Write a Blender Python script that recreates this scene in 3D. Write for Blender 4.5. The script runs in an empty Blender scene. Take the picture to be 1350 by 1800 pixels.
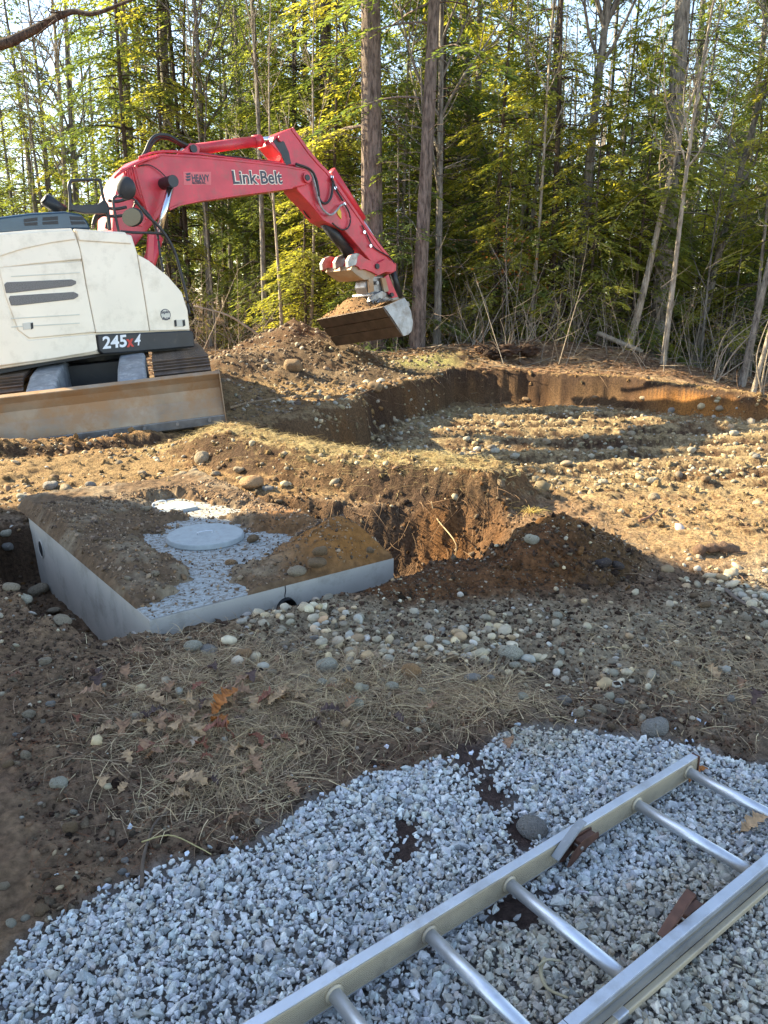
import bpy, bmesh, math, random
import numpy as np
from mathutils import Vector, Matrix
random.seed(7); RNG = np.random.default_rng(7)
R = math.radians
scene = bpy.context.scene
COL = scene.collection

# ---------------------------------------------------------------- camera, sky, sun, exposure
PITCH = R(15.7); EYE = 1.6
cam_d = bpy.data.cameras.new('camera'); cam = bpy.data.objects.new('camera', cam_d); COL.objects.link(cam)
cam.location = (0, 0, EYE); cam.rotation_euler = (R(90) - PITCH, 0, 0)
cam_d.sensor_fit = 'VERTICAL'; cam_d.sensor_height = 36; cam_d.lens = 27.0
cam_d.clip_start = 0.05; cam_d.clip_end = 2000
scene.camera = cam
SUN_AZ, SUN_EL = -74.0, 29.0
world = bpy.data.worlds.new('World'); scene.world = world; world.use_nodes = True
wn = world.node_tree.nodes; wn.clear()
sky = wn.new('ShaderNodeTexSky'); sky.sky_type = 'NISHITA'; sky.sun_disc = False
sky.sun_elevation = R(SUN_EL); sky.sun_rotation = R(SUN_AZ % 360); sky.air_density = 1.0; sky.dust_density = 0.4; sky.ozone_density = 0.7
bg = wn.new('ShaderNodeBackground'); bg.inputs[1].default_value = 0.108
wo = wn.new('ShaderNodeOutputWorld')
hsv = wn.new('ShaderNodeHueSaturation'); hsv.inputs['Saturation'].default_value = .90
world.node_tree.links.new(sky.outputs[0], hsv.inputs['Color']); world.node_tree.links.new(hsv.outputs[0], bg.inputs[0]); world.node_tree.links.new(bg.outputs[0], wo.inputs[0])
sl = bpy.data.lights.new('sun', 'SUN'); sl.energy = 5.0; sl.angle = R(0.5); sl.color = (1.0, 0.85, 0.56)
so = bpy.data.objects.new('sun', sl); COL.objects.link(so)
SD = Vector((math.sin(R(SUN_AZ)) * math.cos(R(SUN_EL)), math.cos(R(SUN_AZ)) * math.cos(R(SUN_EL)), math.sin(R(SUN_EL))))
so.rotation_euler = SD.to_track_quat('Z', 'Y').to_euler()
vs = scene.view_settings
vs.view_transform = 'Standard'; vs.look = 'None'; vs.gamma = 1.0; vs.use_curve_mapping = False; vs.exposure = 2.22

# ---------------------------------------------------------------- helpers: photo rays
CP, SP = math.cos(PITCH), math.sin(PITCH)
def ray(px, py):
    x = (px - 675) / 1350; y = -(py - 900) / 1350
    return np.array([x, CP + SP * y, -SP + CP * y])
def atz(px, py, z=0.0):
    d = ray(px, py); s = (z - EYE) / d[2]
    return d[0] * s, d[1] * s

# ---------------------------------------------------------------- helpers: noise
def _h(ix, iy, seed):
    n = (ix.astype(np.int64) * 374761393 + iy.astype(np.int64) * 668265263 + seed * 1442695041) & 0xffffffff
    n = ((n ^ (n >> 13)) * 1274126177) & 0xffffffff
    return ((n ^ (n >> 16)) & 0xffff) / 65535.0
def vn(x, y, seed=0):
    x = np.asarray(x, float); y = np.asarray(y, float)
    ix = np.floor(x); iy = np.floor(y); fx = x - ix; fy = y - iy
    fx = fx * fx * (3 - 2 * fx); fy = fy * fy * (3 - 2 * fy)
    a = _h(ix, iy, seed); b = _h(ix + 1, iy, seed); c = _h(ix, iy + 1, seed); d = _h(ix + 1, iy + 1, seed)
    return (a * (1 - fx) + b * fx) * (1 - fy) + (c * (1 - fx) + d * fx) * fy
def fbm(x, y, s, octv=4, seed=0, rough=.5):
    """-1..1 noise, s = feature size in metres"""
    t = 0; a = 1; n = 0
    for k in range(octv):
        t = t + a * (vn(x / s + 13.7 * k, y / s - 7.3 * k, seed + k) * 2 - 1); n += a; a *= rough; s *= .5
    return t / n
def sst(a, b, x):
    t = np.clip((x - a) / (b - a), 0, 1); return t * t * (3 - 2 * t)
def sdf(X, Y, poly):
    """signed distance, positive inside"""
    X = np.asarray(X, float); Y = np.asarray(Y, float)
    d = np.full(X.shape, 1e9); ins = np.zeros(X.shape, bool)
    n = len(poly)
    for i in range(n):
        ax, ay = poly[i]; bx, by = poly[(i + 1) % n]
        ex, ey = bx - ax, by - ay
        t = np.clip(((X - ax) * ex + (Y - ay) * ey) / (ex * ex + ey * ey), 0, 1)
        d = np.minimum(d, np.hypot(X - ax - t * ex, Y - ay - t * ey))
        c = ((ay > Y) != (by > Y)) & (X < (bx - ax) * (Y - ay) / (by - ay + 1e-12) + ax)
        ins ^= c
    return np.where(ins, d, -d)
def seg(X, Y, pts):
    """distance to polyline"""
    d = np.full(np.shape(X), 1e9)
    for (ax, ay), (bx, by) in zip(pts, pts[1:]):
        ex, ey = bx - ax, by - ay
        t = np.clip(((X - ax) * ex + (Y - ay) * ey) / (ex * ex + ey * ey), 0, 1)
        d = np.minimum(d, np.hypot(X - ax - t * ex, Y - ay - t * ey))
    return d
def gs(X, Y, cx, cy, r, ry=None):
    return np.exp(-((X - cx) / r) ** 2 - ((Y - cy) / (ry or r)) ** 2)

# ---------------------------------------------------------------- helpers: meshes, objects
class MB:
    def __init__(s): s.v = []; s.f3 = []; s.f4 = []; s.c = []; s.n = 0
    def add(s, v, f, col=None):
        v = np.asarray(v, float).reshape(-1, 3); f = np.asarray(f, int)
        if len(v) == 0: return
        s.v.append(v); (s.f3 if f.shape[1] == 3 else s.f4).append(f + s.n); s.n += len(v)
        if col is not None:
            c = np.asarray(col, float)
            s.c.append(np.broadcast_to(c, (len(v), 3)) if c.ndim == 1 else c)
    def mesh(s, name, smooth=False):
        v = np.concatenate(s.v); me = bpy.data.meshes.new(name)
        f3 = np.concatenate(s.f3) if s.f3 else np.zeros((0, 3), int)
        f4 = np.concatenate(s.f4) if s.f4 else np.zeros((0, 4), int)
        me.vertices.add(len(v)); me.vertices.foreach_set('co', v.astype(np.float32).ravel())
        idx = np.concatenate([f3.ravel(), f4.ravel()]).astype(np.int32)
        tot = np.concatenate([np.full(len(f3), 3), np.full(len(f4), 4)]).astype(np.int32)
        st = np.concatenate([[0], np.cumsum(tot)[:-1]]).astype(np.int32)
        me.loops.add(len(idx)); me.loops.foreach_set('vertex_index', idx)
        me.polygons.add(len(tot)); me.polygons.foreach_set('loop_start', st); me.polygons.foreach_set('loop_total', tot)
        me.update(calc_edges=True)
        me.polygons.foreach_set('use_smooth', np.full(len(tot), bool(smooth)))
        if s.c:
            c = np.concatenate(s.c); a = me.color_attributes.new('Col', 'FLOAT_COLOR', 'POINT')
            a.data.foreach_set('color', np.concatenate([c, np.ones((len(c), 1))], 1).astype(np.float32).ravel())
        me.update(); return me
def tag(o, label=None, cat=None, group=None, kind=None):
    if label: o['label'] = label
    if cat: o['category'] = cat
    if group: o['group'] = group
    if kind: o['kind'] = kind
    return o
def link(name, me, m=None, parent=None, bevel=0, smooth=None):
    o = bpy.data.objects.new(name, me); COL.objects.link(o)
    if m is not None and me is not None and not me.materials: me.materials.append(m)
    if parent is not None: o.parent = parent
    if bevel:
        b = o.modifiers.new('bevel', 'BEVEL'); b.width = bevel; b.segments = 2; b.limit_method = 'ANGLE'; b.angle_limit = R(35)
        b.harden_normals = False
    return o
def empty(name, loc=(0, 0, 0), rz=0):
    o = bpy.data.objects.new(name, None); COL.objects.link(o); o.location = loc; o.rotation_euler = (0, 0, rz); o.empty_display_size = .2
    return o
def box_vf(cx, cy, cz, sx, sy, sz):
    v = [(cx + a * sx / 2, cy + b * sy / 2, cz + c * sz / 2) for a in (-1, 1) for b in (-1, 1) for c in (-1, 1)]
    f = [(0, 1, 3, 2), (4, 6, 7, 5), (0, 4, 5, 1), (2, 3, 7, 6), (0, 2, 6, 4), (1, 5, 7, 3)]
    return v, f
def tube_vf(pts, rad, n=8, cap=True):
    P = np.asarray(pts, float); k = len(P)
    r = np.broadcast_to(np.asarray(rad, float), (k,))
    T = np.gradient(P, axis=0); T /= np.linalg.norm(T, axis=1, keepdims=True) + 1e-9
    up = np.array([0, 0, 1.]) if abs(T[0][2]) < .9 else np.array([1., 0, 0])
    A = np.cross(T, up); A /= np.linalg.norm(A, axis=1, keepdims=True) + 1e-9
    B = np.cross(T, A)
    th = np.linspace(0, 2 * np.pi, n, endpoint=False)
    v = (P[:, None] + r[:, None, None] * (np.cos(th)[None, :, None] * A[:, None] + np.sin(th)[None, :, None] * B[:, None])).reshape(-1, 3)
    i = np.arange(k - 1)[:, None] * n; j = np.arange(n)[None]; j2 = (j + 1) % n
    f = np.stack([i + j, i + j2, i + n + j2, i + n + j], -1).reshape(-1, 4)
    if cap:
        c0 = len(v); v = np.vstack([v, P[0], P[-1]])
        e = (k - 1) * n
        q = [(j, (j + 1) % n, c0, c0) for j in range(n)]
        f3 = np.array([((jj + 1) % n, jj, c0) for jj in range(n)] + [(e + jj, e + (jj + 1) % n, c0 + 1) for jj in range(n)])
        return v, f, f3
    return v, f, None
def tube(mb, pts, rad, n=8, col=None, cap=True):
    v, f, f3 = tube_vf(pts, rad, n, cap)
    b = mb.n; mb.add(v, f, col)
    if f3 is not None: mb.f3.append(f3 + b)
def smoothline(pts, n=24):
    P = np.asarray(pts, float); t = np.arange(len(P)); tt = np.linspace(0, len(P) - 1, n); out = []
    for u in tt:
        i = min(int(u), len(P) - 2); s = u - i
        p0 = P[max(i - 1, 0)]; p1 = P[i]; p2 = P[i + 1]; p3 = P[min(i + 2, len(P) - 1)]
        out.append(.5 * ((2 * p1) + (-p0 + p2) * s + (2 * p0 - 5 * p1 + 4 * p2 - p3) * s * s + (-p0 + 3 * p1 - 3 * p2 + p3) * s ** 3))
    return np.array(out)
def obj_tube(name, pts, rad, m, parent, n=10, sm=True):
    mb = MB(); tube(mb, pts, rad, n); return link(name, mb.mesh(name, sm), m, parent)
def obj_box(name, c, s, m, parent, bevel=0):
    mb = MB(); v, f = box_vf(*c, *s); mb.add(v, f); return link(name, mb.mesh(name), m, parent, bevel)
def bm_mesh(name, bm):
    me = bpy.data.meshes.new(name); bmesh.ops.recalc_face_normals(bm, faces=bm.faces); bm.to_mesh(me); bm.free(); return me
def extr(name, pts, y0, y1, m, parent, bevel=0.0):
    """polygon pts (x,z) extruded from y0 to y1"""
    bm = bmesh.new()
    a = [bm.verts.new((x, y0, z)) for x, z in pts]; b = [bm.verts.new((x, y1, z)) for x, z in pts]
    bm.faces.new(a); bm.faces.new(b[::-1])
    for i in range(len(pts)):
        j = (i + 1) % len(pts); bm.faces.new((a[i], b[i], b[j], a[j]))
    return link(name, bm_mesh(name, bm), m, parent, bevel)
def text_obj(name, body, size, m, parent, loc, ang=0, off=0.0, ext=.0015, shear=0, length=None):
    c = bpy.data.curves.new(name, 'FONT'); c.body = body; c.size = size; c.extrude = ext; c.offset = off; c.shear = shear
    c.align_x = 'CENTER'; c.align_y = 'CENTER'; c.resolution_u = 3
    t = bpy.data.objects.new('tmp', c); COL.objects.link(t)
    bpy.context.view_layer.update()
    me = bpy.data.meshes.new_from_object(t.evaluated_get(bpy.context.evaluated_depsgraph_get()))
    bpy.data.objects.remove(t); me.materials.clear(); me.name = name
    o = link(name, me, m, parent); xs_ = [v.co.x for v in me.vertices]; sx = length / (max(xs_) - min(xs_)) if length else 1
    o.matrix_local = Matrix.Translation(loc) @ Matrix.Rotation(-ang, 4, 'Y') @ Matrix.Rotation(R(90), 4, 'X') @ Matrix.Diagonal((sx, 1, 1, 1))
    return o

ORD = 'first second third fourth fifth sixth seventh eighth ninth tenth eleventh twelfth thirteenth fourteenth fifteenth sixteenth seventeenth eighteenth nineteenth twentieth'.split()
TENS = {2: 'twenty', 3: 'thirty', 4: 'forty'}
def ordw(i):
    n = i + 1
    return ORD[i] if n <= 20 else (TENS[n // 10][:-1] + 'ieth' if n % 10 == 0 else TENS[n // 10] + '-' + ORD[n % 10 - 1])
def by_order(group, fmt, cols=None):
    L = [o for o in COL.objects if o.get('group') == group]; L.sort(key=lambda o: o.location.x / max(o.location.y, .1))
    for i, o in enumerate(L): o['label'] = fmt.format(n=ordw(i), c=(cols or {}).get(o.name, ''))
# ---------------------------------------------------------------- materials
def NT(m): return m.node_tree.nodes, m.node_tree.links
def mat(name, col, rough=.6, metal=0, var=.15, vscale=8, bump=0, bscale=60, attr=False, spec=.5, dirt=None, dscale=3, dlo=.5, dhi=.7, trans=0, coat=0, det=6):
    m = bpy.data.materials.new(name); m.use_nodes = True; N, L = NT(m); b = N['Principled BSDF']
    b.inputs['Roughness'].default_value = rough; b.inputs['Metallic'].default_value = metal
    b.inputs['Specular IOR Level'].default_value = spec; b.inputs['Coat Weight'].default_value = coat
    tc = N.new('ShaderNodeTexCoord'); no = N.new('ShaderNodeTexNoise'); no.inputs['Scale'].default_value = vscale; no.inputs['Detail'].default_value = det
    L.new(tc.outputs['Object'], no.inputs['Vector'])
    mx = N.new('ShaderNodeMix'); mx.data_type = 'RGBA'; mx.blend_type = 'MULTIPLY'; mx.inputs[0].default_value = 1
    rp = N.new('ShaderNodeMapRange'); rp.inputs[1].default_value = .3; rp.inputs[2].default_value = .7; rp.inputs[3].default_value = 1 - var; rp.inputs[4].default_value = 1 + var
    L.new(no.outputs[0], rp.inputs[0]); L.new(rp.outputs[0], mx.inputs[7])
    if attr:
        a = N.new('ShaderNodeVertexColor'); a.layer_name = 'Col'; L.new(a.outputs[0], mx.inputs[6])
    else: mx.inputs[6].default_value = (*col, 1)
    out = mx.outputs[2]
    if dirt:
        n2 = N.new('ShaderNodeTexNoise'); n2.inputs['Scale'].default_value = dscale; n2.inputs['Detail'].default_value = 10; n2.inputs['Roughness'].default_value = .7
        L.new(tc.outputs['Object'], n2.inputs['Vector'])
        r2 = N.new('ShaderNodeMapRange'); r2.inputs[1].default_value = dlo; r2.inputs[2].default_value = dhi; L.new(n2.outputs[0], r2.inputs[0])
        m2 = N.new('ShaderNodeMix'); m2.data_type = 'RGBA'; m2.inputs[7].default_value = (*dirt, 1)
        L.new(r2.outputs[0], m2.inputs[0]); L.new(out, m2.inputs[6]); out = m2.outputs[2]
    L.new(out, b.inputs['Base Color'])
    if bump:
        n3 = N.new('ShaderNodeTexNoise'); n3.inputs['Scale'].default_value = bscale; n3.inputs['Detail'].default_value = 8; n3.inputs['Roughness'].default_value = .65
        L.new(tc.outputs['Object'], n3.inputs['Vector'])
        bp = N.new('ShaderNodeBump'); bp.inputs['Strength'].default_value = 1; bp.inputs['Distance'].default_value = bump
        L.new(n3.outputs[0], bp.inputs['Height']); L.new(bp.outputs[0], b.inputs['Normal'])
    if trans:
        t = N.new('ShaderNodeBsdfTranslucent'); ms = N.new('ShaderNodeMixShader'); ms.inputs[0].default_value = trans
        L.new(out, t.inputs[0]); L.new(b.outputs[0], ms.inputs[1]); L.new(t.outputs[0], ms.inputs[2]); L.new(ms.outputs[0], N['Material Output'].inputs[0])
    return m
M = {}
M['soil'] = mat('soil', (0, 0, 0), .95, var=.42, vscale=38, det=12, bump=.045, bscale=55, attr=True, spec=.15)
M['tanksoil'] = mat('tanksoil', (0, 0, 0), .95, var=.3, vscale=20, bump=.012, bscale=60, attr=True, spec=.15)
M['stone'] = mat('stone', (0, 0, 0), .75, var=.22, vscale=25, bump=.002, bscale=150, attr=True, spec=.3)
M['gravel'] = mat('gravel', (0, 0, 0), .6, var=.28, vscale=70, bump=.001, bscale=300, attr=True, spec=.4)
M['plant'] = mat('plant', (0, 0, 0), .8, var=.15, vscale=20, attr=True, trans=.3, spec=.2)
M['concrete'] = mat('concrete', (.42, .39, .34), .85, var=.07, vscale=5, bump=.0015, bscale=120, dirt=(.27, .25, .21), dscale=4)
M['concrete_top'] = mat('concrete_top', (.32, .335, .32), .9, var=.2, vscale=60, bump=.003, bscale=90, dirt=(.14, .10, .065), dscale=34, dlo=.47, dhi=.62)
M['cover'] = mat('cover', (.33, .355, .35), .9, var=.10, vscale=30, bump=.001, bscale=90, dirt=(.3, .26, .22), dscale=20, dlo=.6, dhi=.7)
M['mirror'] = mat('mirror', (.02, .022, .025), .08, 0, var=.1, coat=.5)  # near-black glass, the dark reflection is put into its colour
M['dark'] = mat('dark', (.012, .012, .014), .5, var=.2)
M['black'] = mat('black', (.02, .021, .024), .45, var=.25, vscale=6, dirt=(.09, .07, .05), dscale=5, dlo=.58, dhi=.8)
M['rubber'] = mat('rubber', (.018, .018, .02), .5, var=.2)
M['red'] = mat('red', (.55, .035, .055), .42, var=.2, vscale=3, bump=.0006, bscale=12, dirt=(.24, .09, .07), dscale=3.5, dlo=.50, dhi=.80, coat=.1)
M['cream'] = mat('cream', (.83, .73, .58), .32, var=.05, vscale=2, bump=.0008, bscale=3, dirt=(.50, .42, .30), dscale=2.6, dlo=.52, dhi=.85, coat=.3)
M['cream_vent'] = mat('cream_vent', (.60, .57, .48), .45, var=.05, vscale=5)
M['mesh'] = mat('mesh', (.16, .15, .14), .6, var=.5, vscale=160, det=1)
M['hood'] = mat('hood', (.012, .035, .06), .3, var=.2, vscale=4, coat=.3)
M['chrome'] = mat('chrome', (.75, .77, .8), .16, 1, var=.04)
M['steel'] = mat('steel', (.32, .31, .3), .45, .7, var=.25, vscale=6, dirt=(.16, .11, .07), dscale=5, dlo=.48, dhi=.7)
M['blade'] = mat('blade', (.34, .26, .18), .55, .2, var=.25, vscale=3, bump=.001, bscale=30, dirt=(.34, .20, .10), dscale=2.5, dlo=.42, dhi=.6)
M['edge'] = mat('edge', (.30, .29, .28), .4, .6, var=.25, vscale=8, dirt=(.2, .13, .08), dscale=5)
M['track'] = mat('track', (.13, .095, .075), .6, .4, var=.3, vscale=10, dirt=(.22, .14, .08), dscale=4)
M['greysteel'] = mat('greysteel', (.26, .27, .28), .6, .2, var=.25, vscale=7, dirt=(.5, .5, .5), dscale=9)
M['white'] = mat('white', (.8, .8, .8), .5, var=.03)
M['ink'] = mat('ink', (.05, .05, .07), .5, var=.05)
M['decal'] = mat('decal', (.62, .12, .13), .45, var=.05)
M['redink'] = mat('redink', (.6, .05, .03), .5, var=.05)
M['yellow'] = mat('yellow', (.65, .45, .03), .5, var=.1)
M['alu'] = mat('alu', (.62, .64, .68), .42, .85, var=.10, vscale=9, bump=.0003, bscale=60, dirt=(.42, .41, .40), dscale=7, dlo=.5, dhi=.75)
M['alu_web'] = mat('alu_web', (.44, .37, .26), .5, .25, var=.08, vscale=9, dirt=(.3, .25, .19), dscale=6)
M['rust'] = mat('rust', (.10, .045, .028), .6, .3, var=.35, vscale=30)
def bark(name, a, b):
    m = bpy.data.materials.new(name); m.use_nodes = True; N, L = NT(m); p = N['Principled BSDF']; p.inputs['Roughness'].default_value = .95
    p.inputs['Specular IOR Level'].default_value = .15
    tc = N.new('ShaderNodeTexCoord'); mp = N.new('ShaderNodeMapping'); mp.inputs['Scale'].default_value = (1, 1, .22)
    no = N.new('ShaderNodeTexNoise'); no.inputs['Scale'].default_value = 16; no.inputs['Detail'].default_value = 8; no.inputs['Roughness'].default_value = .7
    cr = N.new('ShaderNodeValToRGB'); cr.color_ramp.elements[0].position = .38; cr.color_ramp.elements[1].position = .62
    cr.color_ramp.elements[0].color = (*a, 1); cr.color_ramp.elements[1].color = (*b, 1)
    L.new(tc.outputs['Object'], mp.inputs[0]); L.new(mp.outputs[0], no.inputs[0]); L.new(no.outputs[0], cr.inputs[0]); L.new(cr.outputs[0], p.inputs[0])
    bp = N.new('ShaderNodeBump'); bp.inputs['Distance'].default_value = .05; L.new(no.outputs[0], bp.inputs['Height']); L.new(bp.outputs[0], p.inputs['Normal'])
    return m
M['bark_red'] = bark('bark_red', (.07, .055, .047), (.25, .195, .165))
M['bark_grey'] = bark('bark_grey', (.08, .07, .06), (.30, .27, .23))
M['bark_dark'] = bark('bark_dark', (.035, .027, .022), (.13, .10, .08))
M['bark_pale'] = bark('bark_pale', (.16, .13, .10), (.46, .40, .32))
def leafmat(name, ca, cb, tr):
    m = bpy.data.materials.new(name); m.use_nodes = True; N, L = NT(m); p = N['Principled BSDF']; p.inputs['Roughness'].default_value = .6
    p.inputs['Specular IOR Level'].default_value = .25
    tc = N.new('ShaderNodeTexCoord'); no = N.new('ShaderNodeTexNoise'); no.inputs['Scale'].default_value = .9; no.inputs['Detail'].default_value = 5
    oi = N.new('ShaderNodeObjectInfo'); ad = N.new('ShaderNodeMath'); ad.operation = 'MULTIPLY_ADD'; ad.inputs[1].default_value = .35; 
    L.new(tc.outputs['Object'], no.inputs[0]); L.new(oi.outputs['Random'], ad.inputs[0]); 
    s = N.new('ShaderNodeMath'); s.operation = 'ADD'; s.inputs[1].default_value = -.175; L.new(no.outputs[0], s.inputs[0]); L.new(s.outputs[0], ad.inputs[2])
    cr = N.new('ShaderNodeValToRGB'); cr.color_ramp.elements[0].position = .32; cr.color_ramp.elements[1].position = .68
    cr.color_ramp.elements[0].color = (*ca, 1); cr.color_ramp.elements[1].color = (*cb, 1); L.new(ad.outputs[0], cr.inputs[0])
    L.new(cr.outputs[0], p.inputs[0])
    t = N.new('ShaderNodeBsdfTranslucent'); hs = N.new('ShaderNodeMix'); hs.data_type = 'RGBA'; hs.blend_type = 'MULTIPLY'; hs.inputs[0].default_value = 1
    hs.inputs[7].default_value = (1.9, 1.75, .75, 1); L.new(cr.outputs[0], hs.inputs[6]); L.new(hs.outputs[2], t.inputs[0])
    ms = N.new('ShaderNodeMixShader'); ms.inputs[0].default_value = tr
    L.new(p.outputs[0], ms.inputs[1]); L.new(t.outputs[0], ms.inputs[2]); L.new(ms.outputs[0], N['Material Output'].inputs[0])
    return m
M['needle'] = leafmat('needle', (.08, .12, .045), (.23, .27, .08), .5)
M['needle_y'] = leafmat('needle_y', (.12, .155, .045), (.33, .33, .08), .55)
M['beech'] = leafmat('beech', (.32, .13, .05), (.5, .24, .10), .4)
# ---------------------------------------------------------------- terrain
TA = np.array(atz(263, 1091)); TB = np.array(atz(61, 909)); TC = np.array(atz(692, 981))   # tank top corners: near, left, right
TU = TC - TA; TUL = np.hypot(*TU); TU = TU / TUL
TV = np.array([-TU[1], TU[0]]); TVL = float((TB - TA) @ TV)
def tk(u, v): return TA + TU * u + TV * v
tp = lambda u, v: tuple(tk(u, v))
TANKPIT = [tp(.05, .07), tp(TUL - .03, .07), (.2, 4.62), (.5, 4.5), (.8, 4.75), (.98, 5.25), (.92, 5.72), (.3, 5.82), (-.45, 5.85), tp(TUL + .06, 1.7), tp(TUL - .08, TVL - .1),
           tp(.06, TVL - .05), tp(-.2, TVL + .15), tp(-.42, TVL - .1), tp(-.46, 1.2), tp(-.40, .5), tp(-.26, .06), tp(-.08, -.02)]
PIT = [(-3.0, 8.9), (-2.1, 9.35), (-1.4, 10.3), (-.6, 11.8), (0, 13.4), (.8, 15.0), (1.5, 15.9), (2.8, 15.6), (4.3, 14.9), (5.3, 13.5), (6.0, 12.3), (7.5, 11.3), (14, 9),
       (14, 3.5), (3.2, 4.6), (1.9, 5.2), (1.45, 6.1), (.9, 6.55), (.3, 6.9), (-.4, 7.2), (-1.1, 7.8), (-2.0, 8.3)]
RIDGE = [(-2.2, 8.1), (-1.2, 7.3), (-.4, 6.7), (.3, 6.35), (.8, 6.1)]
MGX, MGY = .0845, .0246
MC = np.array([-4.26, 11.9, -.07])
MZONE = [(-9, 8.9), (-4.4, 8.6), (-1.9, 9.45), (-2.6, 13.6), (-6, 15), (-9, 14)]
GRAVEL = [(-.97, 1.45), (-.9, 1.62), (-.76, 1.79), (-.62, 1.88), (-.42, 1.96), (-.236, 2.2), (-.05, 2.3), (.2, 2.36), (.34, 2.47), (.55, 2.62), (.81, 2.60), (1.1, 2.51), (1.35, 2.40), (2.6, 2.2), (3, .3), (2, -1.5), (-2.2, -1.5), (-1.8, .8), (-1.15, 1.25)]
BARE = [(.31, 2.42, .07, .10), (.36, 2.22, .06, .10), (.42, 2.02, .05, .08), (.07, 2.02, .045, .08), (.06, 1.92, .05, .05), (.36, 1.70, .09, .07)]
def hz(X, Y, fine=True):
    X = np.asarray(X, float); Y = np.asarray(Y, float)
    z = np.zeros(X.shape)
    far = sst(15.5, 18, Y)
    z += far * (.16 + .12 * fbm(X, Y, 6, 3, 5)) + sst(24, 60, Y) * .5
    z += -.1 * sst(-1, -4, X) * sst(4, 6, Y) * (1 - sst(12, 14, Y))
    # far mound of litter behind the bank
    z += .36 * gs(X, Y, 3.2, 18.4, 2.7, 1.2) + .07 * fbm(X, Y, .8, 3, 7) * sst(16, 17, Y) + .10 * gs(X, Y, 1.4, 17.6, .9, .6) - .42 * sst(5.0, 8.5, X) * sst(12, 15, Y)
    # spoil heap
    d = np.hypot((X + 1.98) / 1.0, (Y - 17.2) / 1.0) + .12 * fbm(X, Y, 1.2, 3, 9)
    z += np.maximum(0, .97 - d * .46) * (1 - sst(2.2, 2.6, d))
    z += .22 * gs(X, Y, -.5, 16.3, .9, .7) + .28 * gs(X, Y, -2.4, 15.2, 1.0, .7) + .3 * gs(X, Y, -3.1, 15.0, .7, .7) + (.06 * fbm(X, Y, .5, 3, 11)) * sst(2.8, 1.5, d) + .16 * gs(X, Y, -1.7, 14.6, .5, .4) + .16 * gs(X, Y, -.3, 15.4, .9, .5) + .10 * gs(X, Y, -3.3, 13.5, .7, .7)
    # pit
    wob = .22 * fbm(X, Y, 1.1, 4, 21) + .09 * fbm(X, Y, .3, 3, 22) + .75 * fbm(X, Y, 2.6, 2, 23) * sst(8.5, 10.5, Y)
    dp = sdf(X, Y, PIT) + wob
    rearfac = sst(8.0, 12.0, Y + .6 * X)
    w = .5 - .32 * rearfac + .25 * sst(0, -1, X)
    depth = .55 * sst(5.2, 9.2, Y) * (1 - .25 * sst(2, 6, X)) + .62 * gs(X, Y, -.5, 9.3, 1.8, 1.7)
    depth = depth * (1 - .45 * gs(X, Y, 6.4, 12.4, 1.2, 1.0))
    floor = fbm(X, Y, 2.2, 3, 31) * .05
    ruts = .07 * np.sin((Y + .12 * X + .3 * fbm(X, Y, 2, 2, 33)) * 7.5) * sst(6.5, 8, Y) * sst(.3, 1.2, X)
    z = z - sst(0, 1, dp / w) * (depth + .02) + sst(.4, 1, dp) * (floor + ruts)
    lip = np.exp(-((dp + .12) / .16) ** 2)
    z += lip * .10 * sst(9, 11, Y)
    # ridge
    dr = seg(X, Y, RIDGE) + .06 * fbm(X, Y, .7, 3, 41)
    z += (.27 + .06 * fbm(X, Y, .5, 3, 44)) * (1 - sst(.16, .58, dr)) * (1 - sst(-1.5, -2.6, X))
    # ground between tank and machine
    back = sst(6.0, 6.8, Y) * (1 - sst(8.0, 8.5, Y)) * (1 - sst(-1.2, -.6, X))
    z += back * (.06 + .06 * fbm(X, Y, .9, 3, 51))
    # machine ground
    dm = sdf(X, Y, MZONE)
    plane = MC[2] + MGX * (X - MC[0]) + MGY * (Y - MC[1]) - .02
    k = sst(-.5, .15, dm); z = z * (1 - k) + plane * k
    WR = [(-5.6, 8.15), (-4.5, 8.35), (-3.2, 8.62), (-2.0, 9.05), (-1.55, 8.75)]
    dw = seg(X, Y, WR) + .10 * fbm(X, Y, .5, 4, 61)
    side = sst(-.05, .12, (Y - (8.35 + .27 * (X + 4.5))))
    z += (.15 + .05 * fbm(X, Y, .35, 3, 62)) * (1 - sst(.08, .36, dw)) * (1 - .3 * side)
    z -= .07 * np.exp(-((dw - .45) / .15) ** 2) * (1 - side)
    # tank excavation
    dt = sdf(X, Y, TANKPIT) + .05 * fbm(X, Y, .35, 3, 71) * sst(.0, .3, np.abs((np.stack([X - TA[0], Y - TA[1]], -1) @ TV)))
    tdep = .47 + .05 * fbm(X, Y, .5, 3, 73)
    vv = np.stack([X - TA[0], Y - TA[1]], -1) @ TV; uu = np.stack([X - TA[0], Y - TA[1]], -1) @ TU
    tdep = tdep - .16 * sst(.1, .6, X) - .08 * gs(uu, vv, -.02, -.03, .12)
    ztrench = -tdep
    kk = sst(-.02, .11 + .26 * sst(5.0, 5.5, Y) * sst(-.8, -.2, X), dt); z = z * (1 - kk) + np.minimum(z, ztrench) * kk
    # ground in front of tank face sinks toward the right corner
    front = np.exp(-(np.maximum(0, -vv) / .22) ** 2) * sst(-.1, .1, uu) * (1 - sst(TUL - .05, TUL + .25, uu)) * (vv < .09)
    z -= front * (.10 + .17 * sst(.8, TUL, uu)) + .07 * gs(uu, vv, .80, -.04, .09, .10)
    z -= .06 * gs(uu, vv, -.12, -.05, .2)
    # berm and pile right of tank
    z += (.06 + .03 * fbm(X, Y, .3, 3, 81)) * (1 - sst(.05, .3, seg(X, Y, [(.15, 4.22), (.55, 4.25), (.9, 4.35)]) + .05 * fbm(X, Y, .3, 3, 82)))
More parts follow.
